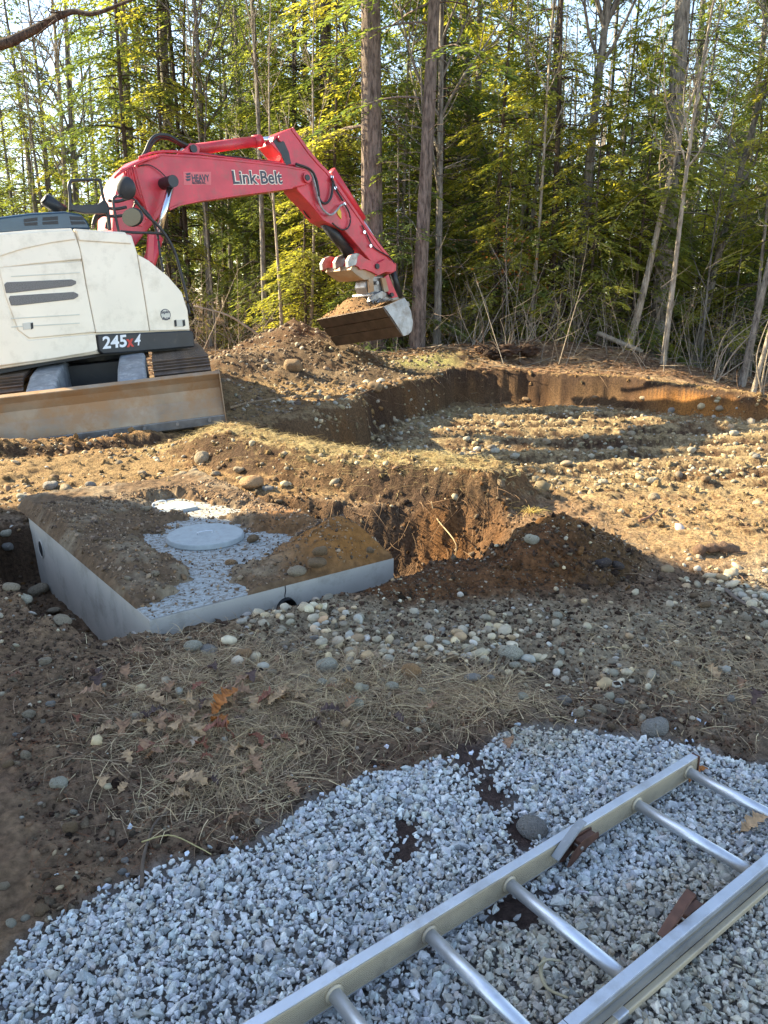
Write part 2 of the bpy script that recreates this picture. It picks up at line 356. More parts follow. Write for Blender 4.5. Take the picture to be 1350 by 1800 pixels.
    dpile = np.hypot((X - 1.12) / .95, (Y - 4.62) / 1.0) + .09 * fbm(X, Y, .4, 3, 83)
    z += .27 * np.maximum(0, 1 - dpile / .52) ** .85
    z -= .10 * gs(X, Y, .88, 5.45, .12, .12)
    # foreground relief
    z += .03 * fbm(X, Y, 1.2, 3, 91) * sst(1.8, 3, Y)
    z -= .045 * gs(X, Y, -1.05, 2.15, .10, .06) + .03 * gs(X, Y, -.85, 1.98, .12, .1)
    z += .035 * gs(X, Y, -.15, 2.85, .6, .3)
    if fine:
        gr = sst(-.05, .05, sdf(X, Y, GRAVEL))
        a = 1 - .75 * gr
        rough = .5 + .5 * sst(.0, .6, fbm(X, Y, 1.6, 2, 95) + .4)
        z += a * (.024 * fbm(X, Y, .22, 4, 96, .6) + .012 * fbm(X, Y, .05, 2, 97)) * (.7 + rough)
        steep = sst(.0, .2, dp) * (1 - sst(.5, .9, dp)) + (1 - sst(.0, .35, np.abs(dt)))
        z += (.05 * fbm(X, Y, .22, 4, 98, .6) * steep) * (1 - gr)
        z += .035 * (1 - np.abs(fbm(X, Y, .13, 3, 101, .6)) * 2.5) * sst(.75, .45, np.hypot(X - 1.05, Y - 4.7))
        # crumbly clods (billowed noise)
        b = 1 - np.abs(fbm(X, Y, .16, 3, 99, .6)) * 2
        clod = sst(4.5, 6, Y) * (1 - .4 * far)
        z += .02 * b * clod
    return z
_S = np.geomspace(1.0, 80, 5000)
def hit(px, py):
    d = ray(px, py); X = d[0] * _S; Y = d[1] * _S; Z = EYE + d[2] * _S
    h = hz(X, Y); w = np.nonzero(Z < h)[0]
    if len(w) == 0: return None
    i = w[0]; return np.array([X[i], Y[i], h[i]])

C_ = lambda *a: np.array(a)
BROWN = C_(.25, .160, .094); TAN = C_(.31, .225, .12); ORANGE = C_(.25, .115, .035); DARKS = C_(.045, .028, .02)
GREY = C_(.20, .17, .13); LITTER = C_(.21, .13, .08); STRAW = C_(.36, .28, .14); REDN = C_(.16, .085, .05); GDIRT = C_(.09, .06, .045)
def mixc(c, d, k): return c * (1 - k[..., None]) + d * k[..., None]
def soilcol(X, Y, Z, sl):
    n1 = fbm(X, Y, 1.4, 4, 201); n2 = fbm(X, Y, .4, 4, 202); n3 = fbm(X, Y, .12, 3, 203)
    c = np.broadcast_to(BROWN, X.shape + (3,)).copy()
    c = mixc(c, GREY, sst(-.1, .5, n1 + .3 * n2) * .5)
    # pebble patch / light subsoil right of the leaf litter
    pp = sst(-.15, .25, sdf(X, Y, [(-.9, 3.75), (-.3, 4.1), (.2, 4.1), (1.4, 3.9), (2.2, 4.6), (4, 5), (4, 3.4), (2.2, 3.0), (1.2, 2.75), (.6, 3.0), (.1, 3.05), (-.5, 3.2)]) + .25 * n2)
    c = mixc(c, C_(.36, .28, .18), pp * .85)
    c = mixc(c, REDN, sst(.1, .5, n2 + .4 * n3) * (1 - pp) * .4 * (1 - sst(3.5, 4.5, Y)))
    c = mixc(c, DARKS * 1.3, sst(.2, .7, n3 - .3 * n2) * .4)
    # pit floor, its tan raised to paint in stronger sunlight
    dp = sdf(X, Y, PIT)
    pit = sst(.0, .4, dp)
    c = mixc(c, TAN, pit * sst(4.6, 6, Y)); c = mixc(c, C_(.38, .28, .15), pit * sst(-.1, .5, n1) * .7)
    c = mixc(c, BROWN * .7, pit * sst(.05, .45, n2 + .4 * n1) * .75)
    c = mixc(c, C_(.34, .235, .12), sst(1.3, 2, X) * sst(4.3, 5, Y) * (1 - sst(6.8, 7.6, Y)) * .8)
    mid = sst(5.7, 6.3, Y) * (1 - sst(15.5, 16.5, Y)) * (1 - pit)
    c = mixc(c, C_(.27, .18, .085), mid * .85); c = mixc(c, ORANGE, mid * sst(-.1, .4, n1 + n2 * .5) * .6)
    heap = sst(3.0, 2.2, np.hypot((X + 1.8) * .8, Y - 16.8)); c = mixc(c, C_(.115, .08, .05), heap); c = mixc(c, C_(.24, .17, .1), heap * sst(0, .4, n2) * .6)
    # forest floor / litter
    far = sst(15.9, 16.6, Y - .25 * np.maximum(0, 5 - X) * 0) * (1 - heap) * sst(-9, -1, sdf(X, Y, PIT) * -1 - .5 + 0 * X)
    far = sst(16.0, 16.8, Y + .35 * np.maximum(0, X - 2.5)) * (1 - heap) * (dp < -.15)
    c = mixc(c, LITTER, far * .95); c = mixc(c, C_(.36, .25, .14), far * sst(-.1, .5, n2) * .7); c = mixc(c, DARKS, far * sst(.1, .5, n1) * .5)
    green = gs(X, Y, .9, 17.0, .8, .5) ; c = mixc(c, C_(.25, .24, .09), np.clip(green * 1.4, 0, 1) * .8)
    # ridge top straw
    dr = seg(X, Y, RIDGE); rt = 1 - sst(.2, .5, dr); c = mixc(c, STRAW, rt * (.5 + .5 * sst(-.3, .3, n3)))
    # steep faces: shade painted as darker brown, orange subsoil with dark band under lip
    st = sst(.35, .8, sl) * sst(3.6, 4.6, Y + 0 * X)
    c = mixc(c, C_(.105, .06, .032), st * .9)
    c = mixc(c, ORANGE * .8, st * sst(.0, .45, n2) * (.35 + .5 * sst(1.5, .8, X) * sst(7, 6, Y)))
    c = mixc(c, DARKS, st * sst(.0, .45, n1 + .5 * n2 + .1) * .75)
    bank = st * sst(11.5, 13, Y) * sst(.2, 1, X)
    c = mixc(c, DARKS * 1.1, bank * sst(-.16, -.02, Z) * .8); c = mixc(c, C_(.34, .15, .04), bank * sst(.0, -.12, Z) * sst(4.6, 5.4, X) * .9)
    # pile + berm right of the tank, deep trench with shade painted on its far face
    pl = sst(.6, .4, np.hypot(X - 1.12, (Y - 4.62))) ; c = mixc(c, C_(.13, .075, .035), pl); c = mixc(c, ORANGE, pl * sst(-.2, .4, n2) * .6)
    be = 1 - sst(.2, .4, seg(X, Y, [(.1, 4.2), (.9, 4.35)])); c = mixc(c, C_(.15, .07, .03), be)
    tr = sst(-.02, .12, sdf(X, Y, TANKPIT)); c = mixc(c, C_(.12, .075, .045), tr * .85); c = mixc(c, C_(.17, .08, .03), tr * sst(5.1, 5.5, Y) * sst(.0, .5, X) * (.5 + .5 * sst(-.2, .3, n2)))
    gr = sst(-.06, .04, sdf(X, Y, GRAVEL)); c = mixc(c, C_(.20, .185, .17), gr * .9)
    for bx, by, rx, ry in BARE: c = mixc(c, C_(.085, .055, .045), np.clip(1.5 * gs(X, Y, bx, by, rx, ry), 0, 1))
    return np.clip(c * (1 + .25 * n3)[..., None], .005, .9)
def build_terrain():
    th = np.concatenate([np.radians(np.arange(-180, -36, 6.0)), np.radians(np.linspace(-34, 34, 620)), np.radians(np.arange(36, 180, 6.0))])
    r = np.concatenate([[.02, .4], np.geomspace(.8, 23, 760), np.geomspace(23.5, 900, 70)])
    RR, TH = np.meshgrid(r, th, indexing='ij'); X = RR * np.sin(TH); Y = RR * np.cos(TH)
    Z = hz(X, Y)
    Z = np.where(RR > 30, Z * 1.0 + .0008 * (RR - 30) ** 1.25 * .1, Z)
    dzr = np.gradient(Z, axis=0) / (np.gradient(RR, axis=0) + 1e-6); dzt = np.gradient(Z, axis=1) / (RR * np.gradient(TH, axis=1) + 1e-6)
    sl = np.hypot(dzr, np.clip(dzt, -5, 5))
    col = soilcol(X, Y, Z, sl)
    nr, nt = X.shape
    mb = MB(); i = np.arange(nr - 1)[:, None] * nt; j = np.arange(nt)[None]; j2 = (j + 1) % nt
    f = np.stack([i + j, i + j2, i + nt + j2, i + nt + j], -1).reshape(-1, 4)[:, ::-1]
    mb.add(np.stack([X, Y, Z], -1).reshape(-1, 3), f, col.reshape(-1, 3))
    return tag(link('ground', mb.mesh('ground', True), M['soil']), kind='structure')
ground = build_terrain()

# ---------------------------------------------------------------- stone prototypes and scatter
def ico(sub):
    bm = bmesh.new(); bmesh.ops.create_icosphere(bm, subdivisions=sub, radius=1)
    v = np.array([x.co[:] for x in bm.verts]); f = np.array([[q.index for q in p.verts] for p in bm.faces]); bm.free(); return v, f
ICO1, ICO2, ICO3 = ico(1), ico(2), ico(3)
def hull(k):
    rg = np.random.default_rng(k); bm = bmesh.new(); p = rg.normal(size=(12, 3)); p /= np.linalg.norm(p, axis=1, keepdims=True)
    for q in p * rg.uniform(.85, 1.1, (12, 1)): bm.verts.new(q)
    r = bmesh.ops.convex_hull(bm, input=bm.verts); bmesh.ops.triangulate(bm, faces=bm.faces); bm.verts.ensure_lookup_table(); bm.verts.index_update()
    v = np.array([x.co[:] for x in bm.verts]); f = np.array([[q.index for q in s.verts] for s in bm.faces]); bm.free(); return v, f
HULLS = [hull(900 + i) for i in range(14)]
def rotm(n):
    q = RNG.normal(size=(n, 4)); q /= np.linalg.norm(q, axis=1, keepdims=True); w, x, y, z = q.T
    return np.stack([1 - 2 * (y * y + z * z), 2 * (x * y - z * w), 2 * (x * z + y * w), 2 * (x * y + z * w), 1 - 2 * (x * x + z * z), 2 * (y * z - x * w), 2 * (x * z - y * w), 2 * (y * z + x * w), 1 - 2 * (x * x + y * y)], -1).reshape(n, 3, 3)
def yaw(n):
    a = RNG.uniform(0, 6.283, n); t = RNG.normal(0, .2, (n, 2)); c, s = np.cos(a), np.sin(a); z = np.zeros(n); o = np.ones(n)
    return np.stack([c, -s, t[:, 0], s, c, t[:, 1], -t[:, 0], -t[:, 1], o], -1).reshape(n, 3, 3)
def scatter_stones(mb, P, S, cols, kind='round', flat=.7, proto=ICO1):
    n = len(P)
    if n == 0: return
    if kind == 'crushed' and proto is ICO1 and n > 30:
        w = RNG.integers(0, len(HULLS), n)
        for i in range(len(HULLS)):
            k = w == i
            if k.any(): scatter_stones(mb, P[k], S[k], cols[k], kind, flat, HULLS[i])
        return
    V, F = proto; nv = len(V)
    if kind == 'round':
        A = RNG.uniform(.75, 1.25, (n, 1, 3)) * np.array([1, .85, flat]); jit = 1 + .07 * RNG.normal(size=(n, nv, 1)); Rm = yaw(n)
    else:
        A = RNG.uniform(.6, 1.3, (n, 1, 3)) * np.array([1.1, .8, .75]); jit = 1 + (.2 if nv > 14 else .08) * RNG.normal(size=(n, nv, 1)).clip(-1.3, 1.3); Rm = rotm(n)
    v = V[None] * A * jit * S[:, None, None]; v = np.einsum('nij,nvj->nvi', Rm, v) + P[:, None]
    f = (F[None] + (np.arange(n) * nv)[:, None, None]).reshape(-1, 3)
    mb.add(v.reshape(-1, 3), f, np.repeat(cols, nv, 0))
def stonecols(n, base, var=.25, tint=None):
    base = np.asarray(base, float); b = base[RNG.integers(0, len(base), n)]
    return np.clip(b * (1 + var * RNG.normal(size=(n, 1))) * (1 + .018 * RNG.normal(size=(n, 3))), .01, .9)
PEB = [(.42, .36, .25), (.34, .28, .19), (.30, .25, .18), (.45, .35, .21), (.25, .21, .15), (.36, .33, .27), (.33, .23, .13)]
def wedge(n, r0, r1, a0=-29, a1=29):
    r = np.sqrt(RNG.uniform(r0 ** 2, r1 ** 2, n)); a = np.radians(RNG.uniform(a0, a1, n)); return r * np.sin(a), r * np.cos(a)
def put(name, label, cat, X, Y, S, cols, kind='round', flat=.7, sink=.25, mt='stone', proto=ICO1, smooth=True, **kw):
    mb = MB(); P = np.stack([X, Y, hz(X, Y) + S * (flat * .5 - sink)], -1)
    scatter_stones(mb, P, S, cols, kind, flat, proto)
    return tag(link(name, mb.mesh(name, smooth), M[mt]), label, cat, kind='stuff')

# driveway gravel (nobody could count it)
def tankuv(X, Y):
    d = np.stack([X - TA[0], Y - TA[1]], -1); return d @ TU, d @ TV
def notank(X, Y):
    u, v = tankuv(X, Y); return ~((u > -.02) & (u < TUL + .02) & (v > -.02) & (v < TVL + .02))
mb = MB()
for layer, (n, lift) in enumerate([(26000, -.003), (28000, .004), (26000, .009)]):
    X = RNG.uniform(-1.15, 2.3, n); Y = RNG.uniform(.95, 2.75, n)
    d = sdf(X, Y, GRAVEL) + .05 * fbm(X, Y, .18, 3, 301)
    k = (d > 0) & (np.abs(X) < .56 * Y + .25)
    for bx, by, rx, ry in BARE: k &= ~(gs(X, Y, bx, by, rx * 1.3, ry * 1.2) + .35 * fbm(X, Y, .07, 3, 303) > RNG.uniform(.15, .95, n))
    k &= (RNG.uniform(0, 1, n) < sst(-.02, .10, d) + .35)
    X, Y = X[k], Y[k]; S = RNG.lognormal(math.log(.0086), .34, len(X))
    dd = sdf(X, Y, GRAVEL)
    P = np.stack([X, Y, hz(X, Y) + lift * sst(0, .15, dd) + .004], -1)
    c = stonecols(len(X), [(.47, .465, .44), (.55, .54, .50), (.40, .40, .39), (.31, .315, .31), (.50, .48, .43), (.60, .585, .54), (.42, .375, .31)], .12) * np.array([.96, .99, 1.03])
    wm = sst(.15, .5, fbm(X, Y, .5, 2, 305)); c = c * (1 - wm[:, None] * np.array([.12, .2, .32]))
    scatter_stones(mb, P, S, c, 'crushed')
# stray gravel past the edge
n = 700; X = RNG.uniform(-1.1, 1.4, n); Y = RNG.uniform(1.4, 3.0, n); d = sdf(X, Y, GRAVEL); k = (d < .02) & (d > -.25) & (RNG.uniform(0, 1, n) < np.exp(d * 14)); X, Y = X[k], Y[k]
S = RNG.lognormal(math.log(.0095), .3, len(X)); scatter_stones(mb, np.stack([X, Y, hz(X, Y) + .003], -1), S, stonecols(len(X), [(.42, .45, .50), (.52, .54, .56)]), 'crushed')
tag(link('crushed_gravel', mb.mesh('crushed_gravel', False), M['gravel']), 'blue-grey crushed stone spread under and around the ladder', 'gravel', kind='stuff')

# pebbles on the bare soil, foreground
X, Y = wedge(8000, 1.5, 5.2); d = sdf(X, Y, GRAVEL)
pp = sdf(X, Y, [(-.95, 3.75), (-.3, 4.1), (.2, 4.1), (1.4, 3.9), (2.4, 4.6), (4, 5), (4, 3.4), (2.2, 3.0), (1.2, 2.75), (.6, 3.0), (.1, 3.05), (-.5, 3.2)])
dens = .22 + .6 * sst(-.1, .2, pp + .25 * fbm(X, Y, .4, 3, 311)); k = (d < -.02) & (RNG.uniform(0, 1, len(X)) < dens) & notank(X, Y); X, Y = X[k], Y[k]
S = np.minimum(RNG.lognormal(math.log(.0065), .55, len(X)), .03)
put('soil_crumbs', 'crumbs of brown soil lying over the foreground earth', 'soil crumbs', *(lambda X_, Y_: (X_, Y_, np.clip(RNG.lognormal(math.log(.0045), .6, len(X_)), .002, .022), stonecols(len(X_), [(.12, .08, .05), (.18, .11, .07), (.08, .05, .035), (.24, .18, .12)], .25)))(*(lambda a, b: (a[(sdf(a, b, GRAVEL) < -.01) & notank(a, b)], b[(sdf(a, b, GRAVEL) < -.01) & notank(a, b)]))(*wedge(36000, 1.5, 4.8))), kind='crushed', sink=.2, mt='soil')
put('pebbles', 'small tan pebbles and grit on the bare soil before the tank', 'pebbles', X, Y, S, stonecols(len(X), PEB, .25) * .85, sink=.15)
# band of rounded cobbles in front of the tank
X = RNG.uniform(-.75, 1.2, 1500); Y = RNG.uniform(2.9, 4.1, 1500)
ln = seg(X, Y, [(-.85, 3.62), (-.35, 3.72), (-.1, 3.3), (.3, 3.25), (.6, 3.5)]); ln2 = seg(X, Y, [(.75, 3.1), (1.15, 2.95)])
k = (RNG.uniform(0, 1, 1500) < np.exp(-(ln / .13) ** 2) * .95 + .5 * np.exp(-(ln2 / .13) ** 2) + .03) & notank(X, Y); X, Y = X[k], Y[k]
S = np.clip(RNG.lognormal(math.log(.017), .4, len(X)), .008, .035)
put('river_pebbles', 'band of washed round pebbles heaped along the front of the tank', 'pebbles', X, Y, S, stonecols(len(X), PEB, .2) * 1.15, proto=ICO2, sink=.1)
X = RNG.uniform(1.5, 2.6, 700); Y = RNG.uniform(3.6, 4.8, 700); k = RNG.uniform(0, 1, 700) < np.exp(-(seg(X, Y, [(1.95, 4.3), (2.1, 3.9), (2.2, 3.6)]) / .14) ** 2); X, Y = X[k], Y[k]
put('shaded_pebbles', 'trail of pale round pebbles at the edge of the shade', 'pebbles', X, Y, np.clip(RNG.lognormal(math.log(.02), .4, len(X)), .01, .045), stonecols(len(X), PEB, .2) * 1.1, proto=ICO2, sink=.1)
# clods and stones around the trench, pit floor cobbles, heap stones
X, Y = wedge(9000, 5.6, 9.6, -29, 6); k = (sdf(X, Y, TANKPIT) < .05) & notank(X, Y) & (sdf(X, Y, MZONE) < -.15); X, Y = X[k], Y[k]
k = RNG.uniform(0, 1, len(X)) < .05 + .5 * sst(-.0, .5, fbm(X, Y, .8, 3, 321)); X, Y = X[k], Y[k]
S = np.clip(RNG.lognormal(math.log(.014), .5, len(X)), .006, .06)
put('spoil_stones', 'stones and clods in the disturbed earth between tank and excavator', 'stones', X, Y, S, stonecols(len(X), PEB + [(.2, .12, .06)] * 7, .25) * .85, sink=.32)
X = RNG.uniform(-1, 8.5, 17000); Y = RNG.uniform(5.0, 15.6, 17000); dp = sdf(X, Y, PIT); k = (dp > .05) & (X < .56 * Y) & (RNG.uniform(0, 1, 17000) < .07 + .6 * sst(7.2, 9, Y)); X, Y = X[k], Y[k]
k = RNG.uniform(0, 1, len(X)) < .45 + .55 * sst(-.3, .3, fbm(X, Y, .9, 3, 325)); X, Y = X[k], Y[k]
S = np.clip(RNG.lognormal(math.log(.022), .45, len(X)), .008, .085)
put('pit_stones', 'countless rounded stones bedded in the floor of the excavated pit', 'stones', X, Y, S, stonecols(len(X), PEB + [(.27, .21, .12)] * 6, .22) * .88, sink=.3)
X, Y = wedge(2600, 10, 18.4, -13, 5); k = (sdf(X, Y, PIT) < 0) & (sdf(X, Y, MZONE) < 0); X, Y = X[k], Y[k]
put('heap_stones', 'stones scattered over the spoil heap behind the blade', 'stones', X, Y, np.clip(RNG.lognormal(math.log(.025), .5, len(X)), .01, .09), stonecols(len(X), PEB[:3] + [(.14, .1, .065)] * 9, .2), sink=.32)
X = RNG.uniform(-3.3, 1.6, 5500); Y = RNG.uniform(3.4, 6.8, 5500)
k = (sst(-.25, .1, sdf(X, Y, TANKPIT)) + sst(.75, .4, np.hypot(X - 1.05, Y - 4.6)) > RNG.uniform(0, 1.1, 5500)) & notank(X, Y) & (Y > 3.55 + .3 * X * (X < 0) * 0); X, Y = X[k], Y[k]
put('trench_clods', 'dark crumbled clods lining the trench around the tank', 'clods', X, Y, np.clip(RNG.lognormal(math.log(.013), .5, len(X)), .006, .045), stonecols(len(X), [(.10, .06, .035), (.07, .045, .03), (.16, .08, .03), (.2, .15, .1)], .25), kind='crushed', sink=.2, mt='soil')

X, Y = wedge(9500, 3.9, 16.5, -29, 29); k = notank(X, Y) & (sdf(X, Y, MZONE) < -.1) & (RNG.uniform(0, 1, len(X)) < .25 + .9 * sst(-.05, .4, fbm(X, Y, .9, 3, 331)) + .6 * sst(.7, .3, np.hypot(X - 1.12, Y - 4.62))) & ((Y > 5.2) | (np.hypot(X - 1.1, Y - 4.62) < .75)); X, Y = X[k], Y[k]
sd = soilcol(X, Y, hz(X, Y), np.full(X.shape, .3))
put('earth_clods', 'crumbled clods of brown and orange earth over the dug ground', 'clods', X, Y, np.clip(RNG.lognormal(math.log(.02), .5, len(X)), .008, .075) * (.6 + .4 * sst(5, 8, Y)), sd * RNG.uniform(.55, 1.15, (len(X), 1)), kind='crushed', sink=.3, mt='soil', proto=ICO2, smooth=False)
# ---------------------------------------------------------------- single cobbles the photo lets you pick out
COB = []
for k in range(6):
    V, F = ICO3; n = RNG.normal(size=3)
    d = 1 + .10 * np.sin(V @ n * 2.3 + k) + .06 * np.sin(V @ RNG.normal(size=3) * 4 + 2 * k) + .02 * RNG.normal(size=len(V))
    mb = MB(); mb.add(V * d[:, None] * np.array([1, .82, .68]), F); COB.append(mb.mesh('cobble', True))
def cobmat(name, c): return mat(name, c, .8, var=.22, vscale=9, bump=.03, bscale=9, dirt=(.2, .15, .1), dscale=3, dlo=.55, dhi=.7, spec=.25)
CM = {'pale': cobmat('stone_pale', (.46, .42, .32)), 'tan': cobmat('stone_tan', (.36, .29, .20)), 'grey': cobmat('stone_grey', (.30, .28, .25)),
      'orange': cobmat('stone_orange', (.40, .24, .12)), 'dark': cobmat('stone_dark', (.07, .055, .05)), 'brown': cobmat('stone_brown', (.24, .16, .09))}
CN = {}
def cobble(px, py, w, colr, label, group=None, tall=1.0, z=None, wide=1.0):
    if z is None:
        p = hit(px, py + w * .3)
        if p is None: return
    else:
        q = atz(px, py + w * .25, z); p = np.array([q[0], q[1], z])
    dist = math.hypot(p[1] * CP + 0, 0) + .4
    r = w / 1350 * (p[1] * CP - (p[2] - EYE) * SP) / 2
    me = COB[random.randrange(6)].copy(); me.materials.append(CM[colr])
    o = bpy.data.objects.new('cobble', me); COL.objects.link(o)
    o.location = (p[0], p[1], p[2] + r * .32 * tall); o.scale = (r * 1.05 * wide, r * 1.05, r * 1.15 * tall); o.rotation_euler = (random.uniform(-.3, .3), random.uniform(-.3, .3), random.uniform(-.5, .5))
    tag(o, label, 'stone', group); CN[o.name] = {'pale': 'pale', 'tan': 'tan', 'grey': 'grey', 'brown': 'brown', 'orange': 'orange', 'dark': 'dark'}[colr]
named = [
 (935, 1448, 48, 'grey', 'large grey fieldstone lying on bare dirt within the gravel', 1), (1151, 1272, 46, 'grey', 'largest grey stone at the upper edge of the gravel, right of the pebbles', 1),
 (898, 1143, 42, 'pale', 'pale rounded stone at the right end of the pebble band', .9), (575, 1170, 36, 'pale', 'tall pale egg-shaped stone standing in the pebble band', 1.35),
 (723, 1178, 34, 'orange', 'upright orange-tan stone in the middle of the pebble band', 1.25), (625, 1232, 30, 'pale', 'pale stone half hidden in dry grass below the pebble band', 1),
 (340, 1130, 32, 'pale', 'oval cream stone at the near corner of the tank', .8), (368, 1138, 30, 'grey', 'oval grey stone just right of the cream one by the tank corner', .8),
 (430, 1146, 27, 'orange', 'reddish stone right of the two oval stones by the tank', 1), (104, 1372, 30, 'pale', 'pale stone alone on brown soil left of the oak leaves', .9),
 (125, 1453, 24, 'brown', 'upright brown stone on the rim of the small washout', 1.4), (73, 1596, 28, 'brown', 'brown stone in dark soil at the left edge of the gravel', .9),
 (357, 803, 27, 'tan', 'sunlit angular stone on the windrow before the blade', 1.1), (442, 842, 38, 'orange', 'large rounded tan stone behind the tank', .85),
 (90, 850, 26, 'grey', 'grey stone behind the left end of the tank', .9), (117, 856, 24, 'tan', 'tan stone touching the grey one behind the tank', .8),
 (935, 946, 24, 'pale', 'pale stone perched on top of the dark earth pile', 1), (1060, 985, 28, 'dark', 'dark stone beside the earth pile at the shadow edge', .8),
 (1085, 990, 22, 'dark', 'smaller dark stone right of the earth pile', .8), (515, 640, 30, 'brown', 'largest stone bedded in the face of the spoil heap', 1),
 (660, 677, 24, 'brown', 'stone on the terrace lip below the bucket', 1), (1145, 842, 17, 'pale', 'whitest stone on the pit floor', .8), (995, 812, 18, 'tan', 'pale tan stone on the sunlit near part of the pit floor', .9),
 (830, 1187, 26, 'grey', 'wide grey stone between the orange and the pale stones of the band', .8), (690, 1203, 24, 'pale', 'white stone below the orange-tan one', .9),
 (992, 1227, 26, 'grey', 'grey stone at the top of the lower right pebble cluster', .8), (1054, 1243, 24, 'tan', 'tan stone at the right of the lower pebble cluster', .9), (1017, 1251, 22, 'tan', 'small tan stone touching its neighbours in the lower pebble cluster', .9),
 (1150, 872, 20, 'tan', 'pale stone at the sunlit near edge of the pit floor', 1)]
for x, y, w, c, l, t in named: cobble(x, y, w, c, l, tall=t)
grp = [('rounded cobbles in the pebble band', 'rounded cobble lying in the pebble band before the tank', [(445, 1158, 18), (477, 1180, 19), (535, 1190, 20), (567, 1197, 22), (763, 1211, 22), (640, 1208, 16), (672, 1196, 17), (850, 1163, 18), (862, 1190, 16), (600, 1190, 15), (742, 1212, 15), (500, 1130, 17), (470, 1130, 14), (555, 1120, 15), (700, 1215, 16), (785, 1190, 15), (810, 1175, 17), (918, 1222, 19), (880, 1180, 15), (515, 1142, 16), (652, 1222, 14), (795, 1155, 18), (905, 1165, 18), (560, 1215, 14), (610, 1175, 16)]),
       ('stones strewn right of the pebble band', 'stone strewn on the grey soil right of the pebble band', [(980, 1080, 16), (1240, 1060, 18), (1310, 1085, 20), (1265, 1085, 18), (1220, 1045, 16), (1345, 1095, 18), (1190, 1165, 16), (1090, 1230, 16), (1075, 1275, 14), (1130, 1240, 15), (1330, 1130, 16), (1285, 1225, 16), (1010, 1105, 13)]),
       ('stones in the brown soil at the left', 'stone half sunk in the brown soil left of the dry grass', [(45, 1325, 18), (30, 1290, 14), (15, 1340, 18), (80, 1160, 20), (52, 1253, 22), (90, 1235, 16), (130, 1425, 13), (20, 1620, 18), (45, 1612, 14), (100, 1590, 14), (215, 1530, 15), (190, 1545, 12), (220, 1510, 14), (135, 1540, 12), (8, 1555, 18)]),
       ('stones in the ditch left of the tank', 'dull stone in the shaded ditch left of the tank', [(68, 1032, 32), (45, 1050, 24), (20, 1028, 26), (15, 960, 20), (110, 1085, 28), (95, 1070, 22), (12, 935, 18), (40, 870, 20)]),
       ('stones behind the tank', 'stone on the rough ground behind the tank', [(160, 850, 18), (135, 868, 16), (318, 832, 24), (300, 860, 18), (395, 860, 20), (420, 822, 20), (250, 830, 15), (470, 855, 18), (490, 880, 14), (210, 812, 12), (340, 825, 16), (380, 830, 17)]),
       ('larger stones on the pit floor', 'larger rounded stone on the pit floor', [(1240, 935 - 95, 18), (1060, 845, 16), (950, 850, 15), (1215, 790, 14), (880, 745, 14), (925, 700, 14), (1045, 700, 12), (1265, 718, 14), (1180, 720, 12), (870, 790, 16), (905, 800, 15), (780, 730, 12), (820, 770, 12), (1110, 760, 14), (1290, 760, 14), (1000, 740, 12), (740, 745, 14), (700, 770, 15), (1330, 800, 14), (960, 775, 14), (1130, 700, 11)])]
for g, l, pts in grp:
    for x, y, w in pts: cobble(x, y, w, random.choice(['pale', 'tan', 'grey', 'tan', 'brown']), l, g, tall=random.uniform(.7, 1.1))

by_order('rounded cobbles in the pebble band', '{c} rounded cobble, {n} from the left among the lesser ones of the pebble band', CN)
by_order('stones strewn right of the pebble band', '{c} stone on the grey soil right of the pebble band, {n} from the left', CN)
by_order('stones in the brown soil at the left', '{c} stone sunk in the brown soil at the left, {n} from the left', CN)
by_order('stones in the ditch left of the tank', '{c} stone in the ditch beside the tank, {n} from the left', CN)
by_order('stones behind the tank', '{c} stone on the rough ground behind the tank, {n} from the left', CN)
by_order('larger stones on the pit floor', '{c} larger stone on the pit floor, {n} from the left', CN)
# ---------------------------------------------------------------- concrete tank
TANG = math.atan2(TU[1], TU[0])
tank = empty('septic_tank', (TA[0], TA[1], -.55), TANG)
tag(tank, 'pale precast concrete tank sunk in the ground with soil on its top', 'tank')
TL, TW, TH = TVL, TUL, .55
def carve(name, me, cuts, m, parent):
    o = bpy.data.objects.new(name, me); COL.objects.link(o); tmp = []
    for c, rad, dep, ax in cuts:
        bm = bmesh.new(); bmesh.ops.create_cone(bm, cap_ends=True, segments=32, radius1=rad, radius2=rad * .93, depth=dep)
        cm = bpy.data.meshes.new('c'); bm.to_mesh(cm); bm.free(); co = bpy.data.objects.new('c', cm); COL.objects.link(co)
        co.matrix_world = Matrix.Translation(c) @ Matrix.Rotation(R(90), 4, ax); tmp.append(co)
        b = o.modifiers.new('b', 'BOOLEAN'); b.object = co; b.operation = 'DIFFERENCE'; b.solver = 'EXACT'
    bpy.context.view_layer.update()
    me2 = bpy.data.meshes.new_from_object(o.evaluated_get(bpy.context.evaluated_depsgraph_get())); me2.name = name
    bpy.data.objects.remove(o)
    for t in tmp: bpy.data.objects.remove(t)
    me2.materials.clear()
    return link(name, me2, m, parent)
mb = MB(); v, f = box_vf(TW / 2, TL / 2 + .0, TH - .08, TW, TL, .16); mb.add(v, f)
carve('top_slab', mb.mesh('top_slab'), [((.80, 0, TH - .135), .066, .2, 'X'), ], M['concrete'], tank)
mb = MB(); v, f = box_vf(TW / 2, TL / 2 + .02, (TH - .16) / 2 - .3, TW, TL - .04, TH - .16 + .6); mb.add(v, f)
carve('tank_wall', mb.mesh('tank_wall'), [((0, .24, .33), .06, .14, 'Y'), ((.80, .012, TH - .135), .066, .2, 'X')], M['concrete'], tank)
